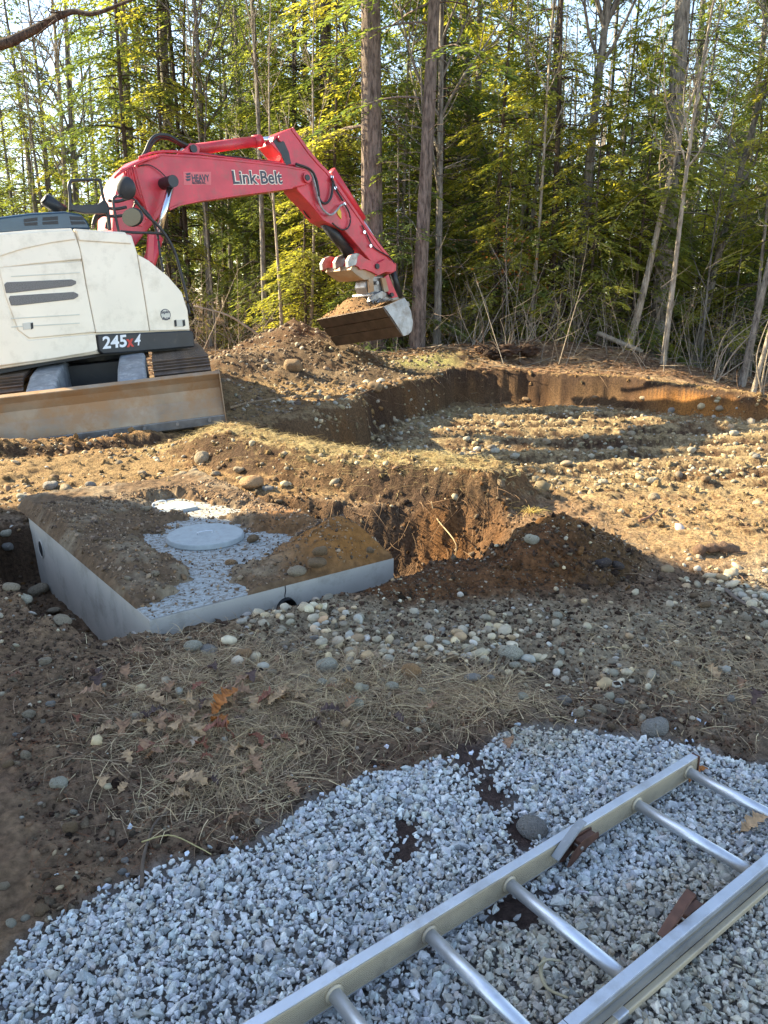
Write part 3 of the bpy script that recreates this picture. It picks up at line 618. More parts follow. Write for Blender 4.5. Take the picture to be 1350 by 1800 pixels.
# upper hole on the long side lies in the slab height: a ring, its shaded depth painted by a dark disc
def ring(name, c, r, axis, parent):
    mb = MB(); th = np.linspace(0, 2 * np.pi, 33); pts = [(0, r * math.cos(a), r * math.sin(a)) for a in th]
    tube(mb, pts, r * .1, 6); o = link(name, mb.mesh(name, True), M['concrete'], parent); o.location = c
    if axis == 'Y': o.rotation_euler = (0, 0, R(90))
    return o
def disc(name, c, r, m, parent, nx):
    bm = bmesh.new(); bmesh.ops.create_cone(bm, cap_ends=True, segments=32, radius1=r, radius2=r, depth=.006)
    o = link(name, bm_mesh(name, bm), m, parent); o.location = c; o.rotation_euler = (R(90), 0, 0) if nx == 'Y' else (0, R(90), 0); return o
ring('knockout', (-.002, TL - .28, TH - .17), .062, 'X', tank); disc('knockout_shade', (-.001, TL - .28, TH - .17), .058, M['dark'], tank, 'X')
ring('knockout', (-.002, .24, .33), .064, 'X', tank)
# black pipe end in the front hole
mb = MB(); th = np.linspace(0, 2 * np.pi, 28, endpoint=False)
for r in (.060,):
    tube(mb, [(.80, -.025, TH - .135), (.80, .12, TH - .135)], r, 28, cap=False); tube(mb, [(.80, .12, TH - .135), (.80, -.025, TH - .135)], r - .006, 28, cap=False)
link('pipe_stub', mb.mesh('pipe_stub', True), M['black'], tank)
disc('pipe_shade', (.80, .08, TH - .135), .055, M['dark'], tank, 'Y')  # dark disc paints the shaded inside of the pipe
# crack above the pipe
obj_tube('crack', [(.80, -.0015, TH), (.802, -.0015, TH - .03), (.795, -.0015, TH - .06), (.80, -.0015, TH - .095)], [.0035, .003, .0025, .002], M['dark'], tank, 5)
# bare top sheet with soil stain
mb = MB(); mb.add([(0.006, .006, TH + .003), (TW - .006, .006, TH + .003), (TW - .006, TL - .006, TH + .003), (.006, TL - .006, TH + .003)], [(0, 1, 2, 3)]); link('slab_top', mb.mesh('slab_top'), M['concrete_top'], tank)
def tloc(px, py, z=0):
    x, y = atz(px, py, z); d = np.array([x, y]) - TA; return float(d @ TU), float(d @ TV)
cu, cv = tloc(361, 938, .04)
cover = empty('round_cover', (0, 0, 0)); cover.parent = tank; cover.location = (cu, cv, TH)
bm = bmesh.new(); bmesh.ops.create_cone(bm, cap_ends=True, segments=64, radius1=.262, radius2=.255, depth=.035)
o = link('cover_slab', bm_mesh('cover_slab', bm), M['cover'], cover, .006); o.location = (0, 0, .022)
obj_tube('cover_handle', smoothline([(-.045, .01, .035), (-.045, .01, .055), (.045, -.005, .055), (.045, -.005, .035)], 14), .004, M['alu'], cover, 6)
su, sv = tloc(300, 893, .02)
c2 = empty('square_cover'); c2.parent = tank; c2.location = (su, sv, TH); c2.rotation_euler = (0, 0, .1)
obj_box('cover_slab', (0, 0, .012), (.34, .24, .03), M['cover'], c2, .006)
obj_tube('cover_handle', smoothline([(-.13, .02, .025), (-.13, .025, .075), (-.03, .03, .08), (-.02, .02, .03)], 14), .005, M['white'], c2, 6)
# soil lying on the tank
BAREP = [[(236, 1082), (300, 1052), (332, 1018), (335, 985), (262, 968), (250, 948), (296, 938), (300, 925), (360, 908), (425, 925), (440, 936), (515, 944), (500, 966), (450, 988), (395, 1003), (408, 1036), (415, 1052), (330, 1090), (250, 1110)],
         [(262, 884), (300, 876), (345, 884), (372, 890), (412, 893), (420, 903), (372, 915), (360, 912), (320, 905), (270, 900)]]
BAREP = [[tloc(*q) for q in P] for P in BAREP]
nu, nv = 200, 300
U, V = np.meshgrid(np.linspace(.0, TW, nu), np.linspace(.0, TL + .35, nv), indexing='ij')
d = np.maximum(sdf(U, V, BAREP[0]), sdf(U, V, BAREP[1])); d = -d - .01
nz = fbm(U, V, .25, 4, 401, .6); nf = fbm(U, V, .06, 3, 402)
hgt = .035 + .03 * nz + .012 * nf + .05 * sst(TL - .9, TL - .1, V) + .07 * gs(U, V, .12, 1.7, .3, .6) + .20 * gs(U, V, TW - .22, .26, .33, .24) + .06 * gs(U, V, TW - .1, .9, .4, .5) + .05 * gs(U, V, .25, .9, .2, .4)
k = sst(-.06, .12, d + .055 * nf + .06 * nz)
Z = -.02 + (hgt + .02) * k
edge = np.minimum(np.minimum(U, TW - U), V); Z = np.minimum(Z, .004 + edge * 1.3 + .012 * (nf + .3))
o_edge = sst(.02, -.0, edge); Z = np.where((edge < .004) & (k > .3), np.minimum(Z, .0), Z)
c = mixc(np.broadcast_to(C_(.14, .09, .052), U.shape + (3,)), C_(.21, .16, .105), sst(-.1, .4, nz)); c = mixc(c, ORANGE * .95, np.clip(1.6 * gs(U, V, TW - .2, .28, .4, .32), 0, 1)); c = mixc(c, DARKS, sst(.2, .7, nf) * .4)
c = mixc(c, C_(.22, .105, .04), gs(U, V, TW - .15, 1.0, .3, .3) * .8)
mb = MB(); i = np.arange(nu - 1)[:, None] * nv; j = np.arange(nv - 1)[None]
mb.add(np.stack([U, V, Z], -1).reshape(-1, 3), np.stack([i + j, i + nv + j, i + nv + j + 1, i + j + 1], -1).reshape(-1, 4), c.reshape(-1, 3))
ts = link('loose_soil', mb.mesh('loose_soil', True), M['tanksoil']); ts.location = (TA[0], TA[1], 0); ts.rotation_euler = (0, 0, TANG)
tag(ts, 'brown and orange soil heaped over the top of the concrete tank', 'soil', kind='stuff')
def tz(u, v):
    iu = np.clip((np.asarray(u) / TW * (nu - 1)).round().astype(int), 0, nu - 1); iv = np.clip((np.asarray(v) / (TL + .35) * (nv - 1)).round().astype(int), 0, nv - 1)
    return np.maximum(Z[iu, iv], .003), k[iu, iv]
n = 7500; u = RNG.uniform(.02, TW - .02, n); v = RNG.uniform(.02, TL, n); zz, kk = tz(u, v)
keep = (kk > .4) | (RNG.uniform(0, 1, n) < .30 + .6 * kk); u, v, zz, kk = u[keep], v[keep], zz[keep], kk[keep]
S = np.clip(RNG.lognormal(math.log(.006), .5, len(u)), .003, .025); W2 = TA + u[:, None] * TU + v[:, None] * TV
cc = stonecols(len(u), [(.13, .085, .05), (.2, .12, .06), (.28, .2, .13), (.09, .06, .04)], .25)
mb = MB(); scatter_stones(mb, np.stack([W2[:, 0], W2[:, 1], zz + S * .2], -1), S, cc, 'crushed')
tag(link('tank_clods', mb.mesh('tank_clods', True), M['stone']), 'crumbs of soil and grit scattered over the tank top', 'clods', kind='stuff')
for x, y, w, cl, l, t, z in [(445, 944, 20, 'brown', 'dark stone at the right of the round tank cover', .8, .02), (522, 1002, 30, 'tan', 'tan stone at the front edge of the tank top', 1, .03), (557, 984, 32, 'brown', 'broad brown stone behind the tan one on the tank top', .7, .08),
        (563, 966, 24, 'brown', 'brown stone high on the orange soil of the tank', .9, .14), (651, 966, 14, 'brown', 'small stone on the right slope of the orange soil on the tank', 1, .12), (406, 987, 18, 'orange', 'small orange stone on the bare concrete of the tank', .9, .0),
        (256, 892, 18, 'tan', 'yellowish stone left of the square tank cover', .8, .05), (335, 1060, 9, 'tan', 'smallest pebble on bare concrete near the tank corner', .9, .0), (189, 946, 22, 'brown', 'flat brown stone on the left part of the tank soil', .6, .08), (273, 1006, 15, 'tan', 'tan stone on the near left of the tank soil', .8, .06), (225, 1015, 12, 'tan', 'small tan stone near the left edge of the tank soil', .8, .05)]:
    cobble(x, y, w, cl, l, tall=t, z=z)
# dark clod hanging over the edge beside the tan stone
mb = MB(); q = np.array(atz(527, 1020, -.01)); scatter_stones(mb, np.array([[q[0], q[1], -.005], [q[0] + .03, q[1] - .005, -.03], [q[0] - .02, q[1], .01]]), np.array([.03, .022, .02]), stonecols(3, [(.03, .02, .015)]), 'crushed', proto=ICO2)
tag(link('soil_clod', mb.mesh('soil_clod', True), M['stone']), 'dark clod of earth hanging over the front edge of the tank', 'clod')

# ---------------------------------------------------------------- excavator
exc = empty('excavator'); tag(exc, 'cream and red tracked excavator with raised boom and dozer blade', 'excavator')
HA = R(47)
nrm = Vector((-MGX, -MGY, 1)).normalized(); fw = Vector((math.sin(HA), math.cos(HA), 0)); fw = (fw - nrm * fw.dot(nrm)).normalized(); lf = nrm.cross(fw)
EM = Matrix(((fw.x, lf.x, nrm.x, MC[0]), (fw.y, lf.y, nrm.y, MC[1]), (fw.z, lf.z, nrm.z, MC[2]), (0, 0, 0, 1)))
exc.matrix_world = EM; EI = np.array(EM.inverted())
def P(px, py, y):
    """photo point -> (x, z) on the machine's own vertical plane at lateral offset y"""
    d = ray(px, py); o = EI[:3, :3] @ np.array([0, 0, EYE]) + EI[:3, 3]; dl = EI[:3, :3] @ d
    s = (y - o[1]) / dl[1]; q = o + dl * s; return float(q[0]), float(q[2])
def PP(pts, y): return [P(a, b, y) for a, b in pts]
def P3(px, py, y): x, z = P(px, py, y); return (x, y, z)
SY = -1.42
# house: body core, then panels proud of it
core = PP([(-60, 470), (128, 408), (232, 412), (244, 450), (262, 458), (296, 487), (320, 515), (330, 545), (334, 580), (338, 606), (262, 613), (176, 622), (60, 640), (-60, 658)], SY + .05)
body = extr('house_body', core, SY + .05, 1.35, M['cream'], exc, .03)
zb = P(170, 621, SY)[1]
panels = [('rear_hood_panel', [(-70, 420), (0, 409), (60, 404), (126, 401), (131, 410), (135, 420), (141, 440), (144, 456), (60, 464), (-70, 480)]),
          ('service_door', [(-2, 470), (144, 459), (151, 500), (168, 584), (52, 595), (32, 580), (10, 522)]),
          ('counterweight', [(-70, 484), (-6, 471), (6, 522), (29, 582), (50, 598), (168, 587), (172, 614), (168, 618), (90, 631), (0, 643), (-70, 655)]),
          ('side_door', [(131, 402), (220, 408), (229, 418), (235, 427), (241, 447), (252, 510), (263, 582), (169, 585), (152, 500), (145, 456), (137, 420)]),
          ('front_door', [(242, 447), (262, 458), (296, 486), (320, 514), (330, 545), (334, 580), (264, 582), (253, 510)])]
pan = {}
for nme, pts in panels: pan[nme] = extr(nme, PP(pts, SY), SY, SY + .06, M['cream'], exc, .012)
# raised shoulder line of the upper panels
extr('shoulder_strip', PP([(134, 404), (221, 410), (231, 426), (232, 429), (140, 423), (137, 414)], SY - .02), SY - .02, SY + .02, M['cream'], pan['side_door'], .012)
extr('shoulder_strip', PP([(-60, 428), (0, 411), (126, 404), (134, 421), (90, 427), (40, 438), (-60, 470)], SY - .02), SY - .02, SY + .02, M['cream'], pan['rear_hood_panel'], .012)
# counterweight wraps round the rear, out of the frame
bx = P(-60, 560, SY)[0]; zt = P(-60, 480, SY)[1]; zl = P(-60, 654, SY)[1]
bm = bmesh.new(); arc = [(bx + .02, SY)] + [(-1.98 * math.cos(t) * 1.02, 1.98 * math.sin(t) * .72) for t in np.linspace(-1.3, 1.3, 15)] + [(bx + .02, 1.42)]
lo = [bm.verts.new((a, b, zl)) for a, b in arc]; hi = [bm.verts.new((a, b, zt + .25)) for a, b in arc]
bm.faces.new(lo); bm.faces.new(hi[::-1])
for i in range(len(arc)): j = (i + 1) % len(arc); bm.faces.new((lo[i], hi[i], hi[j], lo[j]))
link('rear_counterweight', bm_mesh('rear_counterweight', bm), M['cream'], exc, .06)
# grille slots in the service door
for a in ([(8, 500), (12, 496), (126, 491), (134, 494), (134, 499), (126, 503), (20, 515), (11, 515)], [(16, 525), (18, 520), (130, 513), (138, 517), (138, 521), (130, 526), (30, 537), (20, 537)]):
    s = extr('vent', PP(a, SY - .012), SY - .012, SY + .01, M['mesh'], pan['service_door'], .006)
for y0 in (478, 552, 567):
    extr('press_line', PP([(20, y0 + 7), (140, y0), (140, y0 + 2), (20, y0 + 9)], SY - .006), SY - .006, SY + .01, M['cream_vent'], pan['service_door'])
def latch(pp, x, y, par):
    extr('latch', PP([(x, y), (x + 18, y - 2), (x + 19, y + 10), (x + 1, y + 12)], SY - .008), SY - .008, SY + .01, M['cream_vent'], par, .004)
    extr('latch_slot', PP([(x + 14, y), (x + 18, y - 1), (x + 19, y + 9), (x + 15, y + 11)], SY - .014), SY - .014, SY, M['dark'], par)
latch(0, 40, 568, pan['service_door']); latch(0, 307, 563, pan['front_door'])
for a in ([(307, 563), (310, 562), (311, 573), (308, 574)],): extr('latch_slot', PP(a, SY - .015), SY - .015, SY, M['dark'], pan['front_door'])
# black skirt with the model number
sk = extr('skirt_panel', PP([(171, 588), (334, 581), (341, 584), (343, 610), (262, 617), (182, 623), (175, 618)], SY - .015), SY - .015, SY + .3, M['black'], exc, .02)
extr('house_underside', PP([(-60, 668), (90, 640), (182, 625), (300, 616), (330, 612), (320, 590), (0, 620), (-60, 640)], SY + .15), SY + .15, 1.2, M['dark'], exc)
def onside(body, x0, y0, x1, y1, h, m, par, yy, off=0, shear=0, name='lettering', sx=1.0):
    a = P3(x0, y0, yy); b = P3(x1, y1, yy); c = ((a[0] + b[0]) / 2, yy, (a[2] + b[2]) / 2); ang = math.atan2(b[2] - a[2], b[0] - a[0])
    return text_obj(name, body, h, m, par, c, ang, off, .001, shear, math.hypot(b[0] - a[0], b[2] - a[2]))
pxh = lambda x, y0, y1, yy: abs(P(x, y0, yy)[1] - P(x, y1, yy)[1])
hh = pxh(200, 592, 614, SY)
onside('245', 179, 604, 223, 600, hh * 1.35, M['white'], sk, SY - .0175, .006, .12, sx=1)
onside('x', 221, 601.5, 235, 600, hh * 1.25, M['redink'], sk, SY - .0195, .008, .1)
onside('4', 233, 600, 246, 598, hh * 1.3, M['white'], sk, SY - .0175, .002, .4)
# round decal on the front door
a = P3(291, 553, SY - .002); bm = bmesh.new(); bmesh.ops.create_cone(bm, cap_ends=True, segments=40, radius1=.078, radius2=.078, depth=.003)
de = link('round_decal', bm_mesh('round_decal', bm), M['ink'], pan['front_door']); de.location = a; de.rotation_euler = (R(90), 0, 0)
bm = bmesh.new(); bmesh.ops.create_cone(bm, cap_ends=True, segments=40, radius1=.068, radius2=.068, depth=.003)
d2 = link('decal_face', bm_mesh('decal_face', bm), M['cream_vent'], pan['front_door']); d2.location = (a[0], a[1] - .002, a[2]); d2.rotation_euler = (R(90), 0, 0)
onside('Spin', 283, 549, 299, 548, .05, M['ink'], pan['front_door'], SY - .006, .002, name='decal_lettering'); onside('Ace', 285, 560, 299, 559, .05, M['ink'], pan['front_door'], SY - .006, .002, name='decal_lettering')
# engine hood, slots, exhaust
HY = -1.05
hood = extr('engine_hood', PP([(-60, 388), (0, 381), (55, 374), (115, 371), (144, 376), (154, 388), (162, 404), (128, 404), (0, 412), (-60, 418)], HY), HY, .5, M['hood'], exc, .03)
for a in ([(42, 385), (66, 382), (66, 388), (42, 391)], [(75, 382), (102, 380), (102, 387), (75, 388)], [(42, 392), (66, 390), (66, 396), (44, 397)], [(75, 390), (102, 388), (103, 394), (75, 395)], [(122, 380), (143, 381), (148, 387), (124, 387)], [(124, 389), (148, 389), (152, 394), (126, 395)]):
    extr('hood_slot', PP(a, HY - .004), HY - .004, HY + .02, M['dark'], hood)
obj_tube('exhaust_pipe', [P3(112, 372, -.5), P3(96, 362, -.5), P3(79, 350, -.5)], [.085, .085, .09], M['black'], exc, 20)
obj_tube('exhaust_mouth', [P3(79.5, 350.5, -.51), P3(77, 348.5, -.51)], [.07, .07], M['dark'], exc, 20)
# cab on the far side
cab = extr('cab', [(-.35, .95), (.75, .95), (.75, 1.7), (.6, 2.5), (-.25, 2.55), (-.35, 2.5)], .52, 1.38, M['black'], exc, .06)
extr('cab_window', [(-.2, 1.9), (.6, 1.9), (.5, 2.4), (-.2, 2.42)], .505, .53, M['hood'], cab)
# handrails and mirrors
def rail(pts, y, r=.016, n=30, name='handrail', sm=True, m='black', par=None):
    q = [P3(a, b, y) for a, b in pts]
    return obj_tube(name, smoothline(q, n) if sm else q, r, M[m], par or exc, 8)
rail([(123, 372), (123, 345), (121, 328), (124, 319), (132, 317), (170, 316), (176, 320), (181, 345), (188, 365)], -.95, .022, 50)
extr('rail_bracket', PP([(122, 353), (130, 361), (172, 359), (184, 350), (190, 360), (192, 376), (150, 376), (124, 370)], -.95), -.97, -.90, M['black'], exc, .01)
rail([(188, 362), (191, 385), (193, 405)], -.95, .026, 12)
rail([(209, 408), (203, 380), (199, 355), (202, 346), (212, 345), (226, 347)], -1.2, .018, 30)
rail([(212, 407), (240, 409), (275, 410), (285, 412)], -1.3, .018, 12)
rail([(238, 352), (256, 376), (284, 404), (306, 440), (318, 480), (328, 520), (333, 553)], -1.35, .022, 40)
rail([(236, 354), (262, 378), (276, 410), (282, 450), (287, 478)], -1.25, .018, 40)
def mirror(px, py, w, h, y, face, tilt):
    a = P3(px, py, y); sc = 1 / (abs(P3(px + 10, py, y)[0] - a[0]) / 10); 
    e = empty('mirror'); e.parent = exc; e.location = a
    bm = bmesh.new(); bmesh.ops.create_uvsphere(bm, u_segments=28, v_segments=14, radius=1)
    bmesh.ops.scale(bm, vec=(w, .045, h), verts=bm.verts); o = link('mirror_shell', bm_mesh('mirror_shell', bm), M['black'], e)
    o.rotation_euler = (0, tilt, R(-50)); 
    for p_ in o.data.polygons: p_.use_smooth = True
    if face:
        bm = bmesh.new(); bmesh.ops.create_cone(bm, cap_ends=True, segments=36, radius1=1, radius2=1, depth=.01); bmesh.ops.rotate(bm, verts=bm.verts, matrix=Matrix.Rotation(R(90), 3, 'X')); bmesh.ops.scale(bm, vec=(w * .9, 1, h * .9), verts=bm.verts)
        g = link('mirror_glass', bm_mesh('mirror_glass', bm), M['mirror'], e); g.rotation_euler = (0, tilt, R(-50)); g.location = Matrix.Rotation(R(-50), 3, 'Z') @ Vector((0, -.05, 0))
mirror(222, 331, .135, .15, -1.25, False, 0); mirror(234, 382, .15, .12, -1.3, True, -.2)
rail([(226, 347), (238, 352), (234, 366)], -1.28, .012, 12, 'mirror_arm')

# boom
BY0, BY1 = -.28, .27
boom = extr('boom', PP([(200, 352), (205, 332), (214, 312), (228, 294), (248, 278), (283, 269), (352, 273), (438, 282), (498, 289), (537, 296), (546, 302), (549, 312), (546, 320), (537, 326), (515, 331), (438, 341), (352, 353), (316, 360), (298, 368), (285, 376), (272, 391), (252, 414), (236, 436), (226, 470), (210, 480), (204, 460), (198, 400)], BY0), BY0, BY1, M['red'], exc, .02)
for yy in (BY0 - .012,):   # welded flange lines
    extr('flange', PP([(244, 279), (283, 270), (352, 274), (438, 283), (498, 290), (537, 297), (537, 300), (498, 293.5), (438, 286.5), (352, 277.5), (283, 273.5), (246, 283)], yy), yy, yy + .03, M['red'], boom, .004)
    extr('flange', PP([(298, 366), (316, 358), (352, 350), (438, 338), (515, 328), (515, 331.5), (438, 341.5), (352, 354), (316, 362), (299, 370)], yy), yy, yy + .03, M['red'], boom, .004)
# reinforcing plate near the lift cylinder
extr('gusset_plate', PP([(262, 282), (286, 300), (306, 312), (304, 330), (290, 352), (268, 380), (250, 398), (238, 396), (246, 372), (236, 345), (224, 318), (236, 296)], BY0 - .02), BY0 - .02, BY0 + .01, M['red'], boom, .008)
# brackets for the arm cylinder
extr('bracket', PP([(310, 272), (325, 262), (334, 252), (345, 252), (352, 260), (350, 275)], -.13), -.13, -.08, M['red'], boom, .01)
extr('bracket', PP([(310, 272), (325, 262), (334, 252), (345, 252), (352, 260), (350, 275)], .08), .08, .13, M['red'], boom, .01)
def pinc(name, px, py, y0, y1, r, m, par, n=24):
    a = P3(px, py, y0); return obj_tube(name, [(a[0], y0, a[2]), (a[0], y1, a[2])], r, m, par, n, False)
pinc('pin', 341, 261, -.17, .17, .06, M['black'], boom)
obj_tube('cylinder_barrel', [P3(342, 263, 0), P3(456, 247.5, 0)], .085, M['red'], boom, 28)
obj_tube('cylinder_collar', [P3(446, 249, 0), P3(458, 247.2, 0)], .098, M['red'], boom, 28)
obj_tube('cylinder_rod', [P3(460, 247, 0), P3(492, 243, 0)], .05, M['chrome'], boom, 20)
for dy in (-.12, .12): obj_tube('hydraulic_line', [P3(352, 270, dy), P3(420, 276, dy), P3(500, 288, dy)], .012, M['black'], boom, 6)
onside('Link-Belt'.replace('-', '\u00b7'), 408, 313, 495, 313, pxh(450, 300, 325, BY0) * 1.28, M['cream'], boom, BY0 - .0015, .016)
onside('Link-Belt'.replace('-', '\u00b7'), 408, 313, 495, 313, pxh(450, 300, 325, BY0) * 1.28, M['ink'], boom, BY0 - .0045, .0055)
extr('decal', PP([(322, 302), (371, 302), (371, 325), (323, 325)], BY0 - .002), BY0 - .003, BY0, M['decal'], boom)
onside('HEAVY', 337, 313.5, 368, 313.5, pxh(350, 307, 319, BY0) * 1.4, M['ink'], boom, BY0 - .0065, .004, name='decal_lettering')
onside('MACHINES INC.', 338, 321.5, 362, 321.5, pxh(350, 319, 324, BY0) * 1.3, M['ink'], boom, BY0 - .0065, .001, name='decal_lettering')
for i in range(3): extr('decal_bar', PP([(326, 305 + i * 5), (335, 303.5 + i * 5), (335, 307 + i * 5), (329, 308.5 + i * 5)], BY0 - .006), BY0 - .006, BY0, M['ink'], boom)
# lift cylinder
pinc('lift_cylinder_pin', 305, 318, -.62, -.2, .085, M['black'], exc)
obj_tube('lift_cylinder_rod', [P3(302, 322, -.5), P3(276, 418, -.5)], .052, M['chrome'], exc, 20)
obj_tube('lift_cylinder_barrel', [P3(276, 416, -.5), P3(262, 464, -.5), P3(255, 490, -.5)], .095, M['red'], exc, 28)
obj_box('lift_cylinder_guard', (0, 0, 0), (.10, .05, .4), M['red'], exc, .01).matrix_local = Matrix.Translation(P3(264, 436, -.60)) @ Matrix.Rotation(R(14), 4, 'Y')
obj_tube('lift_cylinder_rod', [P3(302, 322, .5), P3(279, 405, .5)], .052, M['chrome'], exc, 20)
# hoses over the boom foot
H = lambda name, pts, y, r, par, m='rubber', n=30: obj_tube(name, smoothline([P3(a, b, y) for a, b in pts], n), r, M[m], par, 8)
H('hose', [(248, 279), (255, 268), (263, 250), (272, 240), (285, 237), (300, 240), (315, 249), (330, 256)], -.1, .028, boom)
H('hose', [(256, 276), (264, 258), (275, 245), (290, 242), (306, 248), (322, 257), (334, 262)], .0, .028, boom)
H('hose', [(252, 278), (260, 262), (270, 246), (284, 240), (298, 243), (318, 253)], .1, .024, boom)
for i in range(7):
    H('hydraulic_line', [(201 + i * 2, 312 - i * 2.2), (222 + i * 3, 296 - i * 1.2), (237 + i * 3.5, 287 - i), (262 + 3 * i, 280 - i)], BY0 - .05 - .03 * (i % 3), .017, boom, 'red')
for i in range(6):
    H('hydraulic_line', [(218 + i * 4, 299 - i * 1.6), (222 + i * 5, 318 + i * 2), (236 + i * 4, 340 + i * 4), (252 + i * 1.5, 352 + i * 4), (256, 366 + i * 4)], BY0 - .06 - .02 * i, .015, boom, 'red')
H('hydraulic_line', [(232, 292), (236, 310), (241, 328), (245, 340)], BY0 - .1, .013, boom, 'red')
H('hose', [(242, 292), (262, 290), (280, 300), (294, 314)], BY0 - .06, .008, boom)
for i in range(3):
    H('hose', [(190, 352 + i * 14), (205, 354 + i * 13), (222, 350 + i * 14)], -.6, .022, boom)
    H('hose', [(163, 402 - i * 3), (168, 388 - i * 4), (180, 378 - i * 4), (190, 382 - 3 * i), (187, 402)], -.6 - .06 * i, .022, boom)
H('hydraulic_line', [(244, 277), (283, 267), (352, 271), (420, 280), (500, 288), (530, 292)], -.2, .016, boom, 'red')
H('hydraulic_line', [(244, 277), (283, 266), (352, 269.5), (420, 278), (500, 286), (530, 290)], -.1, .016, boom, 'red')
# arm
AY0, AY1 = -.20, .20
arm = extr('arm', PP([(515, 224), (529, 243), (545, 266), (562, 286), (577, 301), (606, 342), (635, 384), (668, 430), (690, 456), (697, 464), (697, 476), (686, 482), (664, 476), (654, 462), (625, 428), (604, 404), (584, 396), (569, 388), (548, 362), (524, 336), (505, 300), (493, 272), (477, 254), (480, 240), (495, 232)], AY0), AY0, AY1, M['red'], exc, .015)
extr('flange', PP([(515, 223), (529, 242), (545, 265), (562, 285), (577, 300), (606, 341), (635, 383), (668, 429), (690, 456), (687, 459), (665, 432), (632, 386), (603, 345), (574, 304), (559, 289), (542, 269), (526, 246), (513, 229)], AY0 - .015), AY0 - .015, AY0 + .01, M['red'], arm, .003)
extr('head_plate', PP([(515, 224), (508, 232), (506, 246), (512, 262), (516, 280), (506, 288), (494, 272), (478, 254), (481, 240), (496, 232)], AY0 - .012), AY0 - .012, AY0 + .01, M['red'], arm, .005)
extr('inner_recess', PP([(480, 248), (494, 270), (503, 290), (512, 288), (508, 268), (500, 250), (490, 240)], AY0 - .016), AY0 - .016, AY0, M['black'], arm)
pinc('pin', 494, 243, -.26, .26, .05, M['red'], arm); pinc('pin', 541, 312, -.33, .32, .085, M['red'], exc)
pinc('pin', 541, 312, -.345, -.30, .05, M['black'], exc)
extr('warning_sticker', PP([(592, 370), (597, 366), (600, 373), (600, 385), (594, 377)], AY0 - .018), AY0 - .018, AY0, M['yellow'], arm)
extr('cylinder_boss', PP([(558, 372), (572, 372), (578, 385), (572, 391), (561, 387)], -.1), -.12, .12, M['red'], arm, .01)
obj_tube('thumb_cylinder', [P3(571, 391, 0), P3(615, 447, 0)], .105, M['black'], arm, 24)
obj_tube('thumb_cylinder_rod', [P3(612, 443, 0), P3(630, 458, 0)], .05, M['chrome'], arm, 16)
obj_tube('bucket_cylinder_rod', [P3(637, 389, .16), P3(668, 434, .16)], .038, M['chrome'], arm, 16)
obj_tube('bucket_cylinder_barrel', [P3(583, 300, .12), P3(637, 385, .16)], .08, M['red'], arm, 20)
H('hose', [(520, 291), (538, 296), (548, 306), (554, 325), (560, 350), (566, 366), (576, 376), (584, 377), (592, 370), (598, 362), (606, 359)], AY0 - .08, .018, arm, 'greysteel')
H('hose', [(522, 289), (543, 297), (552, 311), (557, 335), (564, 354), (574, 357), (582, 346), (585, 325), (583, 312)], AY0 - .06, .022, arm)
H('hose', [(520, 288), (545, 298), (556, 316), (561, 345)], AY0 - .10, .022, arm)
H('hose', [(583, 308), (585, 318), (592, 335), (603, 353)], AY0 - .04, .018, arm)
H('hose', [(606, 360), (613, 372), (616, 388), (612, 400), (604, 404), (595, 401), (584, 392)], AY0 - .05, .014, arm)
H('hose', [(529, 342), (531, 360), (537, 376), (546, 384), (556, 383)], .1, .012, arm)
H('hose', [(533, 340), (540, 356), (549, 366)], .1, .014, arm)
H('hose', [(636, 396), (645, 412), (655, 432), (668, 442), (685, 452), (693, 463), (691, 476)], AY0 - .03, .012, arm)
for q in ((606, 359), (584, 311), (590, 330), (641, 408), (652, 432)): pinc('hose_clamp', q[0], q[1], AY0 - .05, AY0 + .01, .03, M['chrome'], arm, 10)
# thumb
th0 = [(612, 466), (612, 456), (617, 448), (625, 445), (634, 447), (642, 454), (655, 460), (664, 463), (678, 455), (690, 460), (697, 468), (691, 479), (678, 478), (665, 484), (654, 478), (640, 473), (634, 474), (630, 469), (622, 466), (614, 472)]
thumb = extr('thumb', PP(th0, -.27), -.27, -.22, M['red'], arm, .006)
base3 = PP(th0, -.27)
for k_, yo in enumerate((.10, .5)):
    extr('thumb_plate', base3[:8] + base3[14:], yo, yo + .05, M['red'], thumb, .006)
for yo in (-.28, .09, .49):   # steel tips
    q = PP([(612, 470), (611, 458), (616, 449), (625, 444.5), (632, 446), (628, 452), (627, 460), (625, 466), (618, 468)], -.28); extr('thumb_tooth', q, yo - .012, yo + .075, M['steel'], thumb, .006)
q = PP([(622, 466), (630, 466), (640, 472), (655, 478), (664, 482), (655, 492), (642, 492), (630, 484), (618, 474)], -.25); extr('thumb_web', q, -.22, .54, M['blade'], thumb, .01)
pinc('pin', 664, 468, -.3, .3, .05, M['black'], thumb)
# linkage, coupler
lk = [(676, 487), (683, 482), (690, 500), (700, 522), (690, 524), (676, 506)]
link_ = extr('bucket_link', PP(lk, -.22), -.22, -.17, M['red'], exc, .006); extr('bucket_link', PP(lk, -.17), .17, .22, M['red'], exc, .006)
obj_tube('link_cylinder', [P3(688, 470, .0), P3(703, 522, .0)], .07, M['black'], exc, 16)
cp = extr('coupler', PP([(645, 487), (655, 484), (676, 486), (690, 505), (702, 524), (700, 534), (672, 540), (655, 534), (647, 520), (642, 505)], -.16), -.16, .16, M['steel'], exc, .02)
for a in ([(648, 490), (656, 488), (658, 512), (650, 515)], [(670, 488), (678, 488), (684, 512), (676, 514)]): extr('coupler_ear', PP(a, -.24), -.24, -.19, M['blade'], cp, .006)
pinc('pin', 664, 497, -.26, .26, .035, M['steel'], cp); pinc('pin', 655, 519, -.28, .28, .035, M['steel'], cp); pinc('pin', 690, 518, -.26, .26, .04, M['black'], cp)
